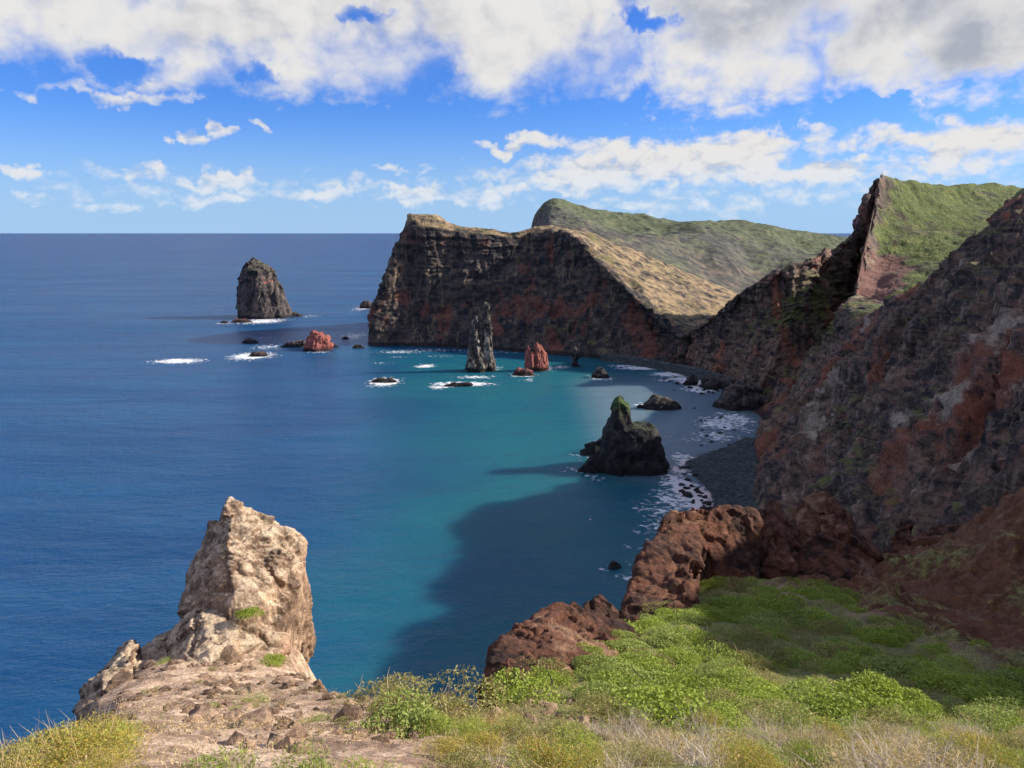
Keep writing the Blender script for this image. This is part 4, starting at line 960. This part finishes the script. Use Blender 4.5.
def proto(kind, mats, n, leaf, lobes, flat, tw, variants=3, **kw):
    PROTO[kind] = []
    for v in range(variants):
        seed = sum(map(ord, kind)) + v * 7
        cm = crown_mesh('foliage', seed, n, leaf, lobes, flat, **kw); cm.materials.append(LM[mats[v % len(mats)]])
        tm = None
        if tw: tm = twig_mesh('branches', seed, tw[0], tw[1], tw[2], 1.2, .22); tm.materials.append(LM[tw[3]])
        PROTO[kind].append((cm, tm))
proto('cushion', ['green', 'green', 'pale', 'green'], 3800, .030, 9, .62, (14, .5, .02, 'stem'), 4, aspect=.6)
proto('olive', ['olive', 'olive', 'pale'], 2600, .034, 8, .65, (30, .6, .016, 'dry'), 3, outward=.9, aspect=.28)
proto('near', ['yellow', 'olive', 'yellow', 'green'], 5200, .021, 10, .72, (60, .75, .009, 'dry'), 4, outward=.8, aspect=.4, shell=.6)
proto('drybush', ['dry', 'dry'], 1500, .05, 6, .6, (170, .75, .008, 'grey'), 2, outward=1.2, aspect=.08, shell=.8)
PROTO['drytwig'] = []
for v in range(3):
    t = twig_mesh('branches', 90 + v, 46, .9, .011, .9, .2, 4); t.materials.append(LM['grey']); PROTO['drytwig'].append((None, t))
def gnorm(x, y):
    q = ground_z(np.array([[x, y], [x + .4, y], [x, y + .4]]), True); return q[0]
def plant(kind, name, x, y, s, label, cat, group, v=None, h=1.0, tint=None):
    cm, tm = PROTO[kind][v if v is not None else random.randrange(len(PROTO[kind]))]
    z = float(ground_z(np.array([[x, y]]))[0])
    e = bpy.data.objects.new(name, None); COL.objects.link(e); e.empty_display_size = .2
    e.location = (x, y, z - .06 * s); e.scale = (s, s * random.uniform(.85, 1.15), s * h); e.rotation_euler = (random.uniform(-.12, .02), random.uniform(-.1, .1), random.uniform(0, 6.28))
    e['label'] = label; e['category'] = cat
    if group: e['group'] = group
    if cm: obj('foliage', cm, None, e)
    if tm: obj('branches', tm, None, e)
    return e
def poisson(x0, x1, y0, y1, r, n, ok):
    pts = []
    for _ in range(n):
        x, y = random.uniform(x0, x1), random.uniform(y0, y1)
        rr = r(x, y)
        if any((x - a) ** 2 + (y - b) ** 2 < (rr + c) ** 2 * .5 for a, b, c in pts): continue
        if ok(x, y): pts.append((x, y, rr))
    return pts
def pix(x, y):
    z = float(ground_z(np.array([[x, y]]), False)[0]); a, b = project(np.array([[x, y, z]])); return float(a[0]), float(b[0])
def inside(x, y): return sdist(np.array([[x, y]]))[0] < -.35
# where the big cliff's shadow ends across the slope (plan positions)
def shadow_x(y): return float(np.interp(y, [14, 19, 22, 28, 36, 48], [18, 12, 10, 10, 9, 8]))
def ok_slope(x, y):
    if not inside(x, y): return False
    px, py = pix(x, y)
    if not (440 < px < 1080 and 585 < py < 770): return False
    if px > 850 and py < 606 + (px - 850) * .36: return False
    if px < 640 and py < 628: return False
    if px < 560 and py < 690 - (px - 440) * .1: return False
    return not (abs(px - 790) < 22 and abs(py - 674) < 9)
pts = poisson(-4, 34, 15.5, 50, lambda x, y: random.uniform(.5, 1.05), 5200, ok_slope)[:182]
for x, y, r in pts:
    lit = x < shadow_x(y)
    u = random.random(); kd = 'cushion' if u < (.72 if y > 19 else .4) else 'olive'
    if kd == 'cushion':
        lab, grp = (('low bright green cushion shrub on the sunlit slope', 'green shrubs on the sunlit slope') if lit else ('dark green cushion shrub in the shade below the red ridge', 'green shrubs in the shade'))
    elif kd == 'drybush':
        lab, grp = (('dry straw coloured bush among the green shrubs of the sunlit slope', 'dry bushes on the sunlit slope') if lit else ('dry straw coloured bush among the shaded green shrubs', 'dry bushes in the shade'))
    else:
        lab, grp = (('olive brown bush among the green shrubs of the sunlit slope', 'olive bushes on the sunlit slope') if lit else ('olive brown bush in the shade below the red slope', 'olive bushes in the shade'))
    plant(kd, 'shrub', x, y, r * 1.75, lab, 'shrub', grp, h=random.uniform(.55, .85))
def ok_near(x, y):
    if not inside(x, y): return False
    px, py = pix(x, y); return -60 < px < 1090 and py > (730 if px < 110 or px > 430 else 772)
pts = poisson(-9, 13, 6.2, 16.5, lambda x, y: random.uniform(.3, .55), 2600, ok_near)[:110]
for x, y, r in pts:
    px, py = pix(x, y); u = random.random()
    if px < 150: kd = 'near'
    elif 600 < px < 860: kd = 'drybush' if u < .42 else ('drytwig' if u < .55 else 'near')
    elif px > 860: kd = 'drybush' if u < .45 else 'near'
    else: kd = 'near' if u < .5 else ('drybush' if u < .8 else 'olive')
    L_ = {'near': ('yellow green leafy bush along the near edge of the slope', 'leafy bushes in the near foreground'),
          'drybush': ('dry tan twiggy bush along the near edge of the slope', 'dry bushes in the near foreground'),
          'drytwig': ('bare bleached dead shrub along the near edge of the slope', 'dead shrubs in the near foreground'),
          'olive': ('olive feathery bush along the near edge of the slope', 'olive bushes in the near foreground')}[kd]
    plant(kd, 'shrub', x, y, r * 1.55, L_[0], 'shrub', L_[1], h=random.uniform(.7, 1.05))
for px, py, Y_, s_ in [(-15, 756, 9.2, 1.0), (12, 752, 9.8, 1.1), (45, 748, 10.4, 1.1), (78, 752, 10.6, 1.0), (30, 775, 8.6, 1.0), (105, 768, 9.4, .9), (75, 775, 8.8, 1.0)]:
    p = P(px, py, Y_); plant('near', 'shrub', p[0], p[1], s_, 'yellow green bush filling the bottom left corner above the sea', 'shrub', 'bushes in the bottom left corner', random.choice((0, 2)), h=.8)
n_sp = 0
while n_sp < 22:
    x, y = random.uniform(-15, 0), random.uniform(15, 30); px, py = pix(x, y)
    if not inside(x, y) or px < 150 or py < 662: continue
    n_sp += 1; plant(random.choice(('olive', 'olive', 'drybush')), 'shrub', x, y, random.uniform(.3, .75), 'small low dry bush on the stony ground of the tan spur', 'shrub', 'small bushes on the stony spur', h=.55)
# single shrubs on the tan spur
for px, py, Y_, s, kd, v, lab in [
    (250, 622, 30.6, .85, 'cushion', 0, 'bright green bush growing on the face of the tan rock pillar'), (272, 668, 29, .7, 'cushion', 1, 'small green cushion at the right foot of the tan rock pillar'),
    (365, 712, 19, 1.5, 'olive', 0, 'dark olive bush near the bare rim of the spur'), (415, 722, 17, 1.7, 'olive', 1, 'wide olive green bush on the rim left of the red outcrop'),
    (405, 748, 14, 1.5, 'cushion', 2, 'pale mint green bush in the foreground below the olive bushes'), (545, 690, 23, 1.7, 'olive', 0, 'dark bush at the foot of the rounded red outcrop')]:
    p = P(px, py, Y_); e = plant(kd, 'shrub', p[0], p[1], s, lab, 'shrub', None, v, h=.8)
    if py == 622: e.location = P(250, 616, 30.3)
# ground cover on the slope: low tufts as one mass
def tufts(name, mat, n, region, leaf, ok, seed, hgt=.12):
    rng = np.random.default_rng(seed); x0, x1, y0, y1 = region
    xy = np.stack([rng.uniform(x0, x1, n), rng.uniform(y0, y1, n)], 1); xy = xy[sdist(xy) < -.2]
    z = ground_z(xy); V = np.hstack([xy, z[:, None]]); px, py = project(V); V = V[ok(px, py, V)]
    k = 9; C = np.repeat(V, k, 0) + rng.normal(size=(len(V) * k, 3)) * np.array((.13, .13, .0)); C[:, 2] += rng.uniform(0, hgt, len(C))
    A = unit(len(C), rng); A[:, 2] = np.abs(A[:, 2]) + .6; A /= np.linalg.norm(A, axis=1)[:, None]
    B = np.cross(A, unit(len(C), rng)); B /= np.linalg.norm(B, axis=1)[:, None] + 1e-6
    l = leaf * rng.uniform(.5, 1.3, len(C))[:, None]; Vq, Fq = quads(C, A * l, B * l * .28)
    return obj(name, fast_mesh(name, Vq, Fq, False), mat, kind='stuff')
notred = lambda px, py: ~((px > 850) & (py < 600 + (px - 850) * .36))
tufts('ground_cover', LM['green'], 22000, (-4, 36, 15, 50), .04, lambda px, py, V: (px > 560) & (py > 600) & notred(px, py) & (fbm(V, 3, 3, seed=5) > -.12), 1)
tufts('dry_grass', LM['olive'], 16000, (-12, 30, 6, 40), .03, lambda px, py, V: (px > 60) & notred(px, py) & (((px > 430) & (fbm(V, 3, 3, seed=5) < .1)) | (fbm(V, 1.8, 4, seed=15) > .16)) & (py > 660), 2)
tufts('dry_straw', LM['dry'], 16000, (-14, 16, 5, 30), .03, lambda px, py, V: (py > 690) & (fbm(V, 1.6, 4, seed=25) > -.05 + .2 * (px < 430)), 3, .2)

# loose stones on the spur
def rubble(n, seed):
    rng = np.random.default_rng(seed); bm = bmesh.new(); bmesh.ops.create_icosphere(bm, subdivisions=1, radius=1)
    U = np.array([v.co[:] for v in bm.verts]); T = np.array([[v.index for v in f.verts] for f in bm.faces]); bm.free()
    xy = np.stack([rng.uniform(-17, 2, n), rng.uniform(11, 32, n)], 1); xy = xy[sdist(xy) < .1]
    p3 = np.hstack([xy, np.zeros((len(xy), 1))]); xy = xy[fbm(p3, 2.2, 4, .6, seed=44) + rng.uniform(-.45, .45, len(xy)) > .05]
    z = ground_z(xy); Vs = []; Fs = []
    for i, (x, y) in enumerate(xy):
        s = .016 + .22 * rng.uniform() ** 12; q = U * (1 + rng.uniform(-.35, .35, (len(U), 1))) * s * np.array((rng.uniform(.8, 1.5), 1, .7))
        a = rng.uniform(0, 6.28); q = q @ np.array(((math.cos(a), -math.sin(a), 0), (math.sin(a), math.cos(a), 0), (0, 0, 1)))
        Vs.append(q + (x, y, z[i] + s * .2)); Fs.append(T + i * len(U))
    me = fast_mesh('rubble', np.concatenate(Vs), np.concatenate(Fs), False)
    zone_attr(me, np.tile((.3, 0, .35), (len(me.vertices), 1))); obj('rubble', me, M['pillar'], kind='stuff')
rubble(9000, 5)
BT = [boulder_mesh(70 + i * 2.7, M['pillar'], .4) for i in range(3)]
for i, (px, py, Y_, s, lab) in enumerate([
    (204, 728, 17.5, .42, 'angular boulder with a dark undercut in the middle of the rubble'), (258, 736, 16.5, .5, 'pale rounded boulder right of the undercut boulder'), (235, 730, 17.2, .28, 'brown stone wedged between the two foreground boulders'),
    (350, 731, 16.5, .34, 'pale angular stone below the dark olive bush'), (337, 727, 17, .25, 'small brown stone left of the pale angular stone'), (172, 712, 19.5, .25, 'small tan stone on the sandy patch below the pillar'),
    (228, 668, 28.5, .6, 'brown block at the foot of the tan rock pillar'), (120, 690, 25.6, .5, 'tan block against the low rock wall'), (150, 668, 28.2, .3, 'small tan block in the sandy notch')]):
    p = P(px, py, Y_); z = float(ground_z(np.array([p[:2]]))[0]); o = obj('boulder', BT[i % 3], label=lab, category='boulder')
    o.location = (p[0], p[1], max(z, p[2] - .3) + s * .15); o.scale = (s, s * .9, s * .85); o.rotation_euler = (random.uniform(-.3, .3), random.uniform(-.3, .3), random.uniform(0, 6))
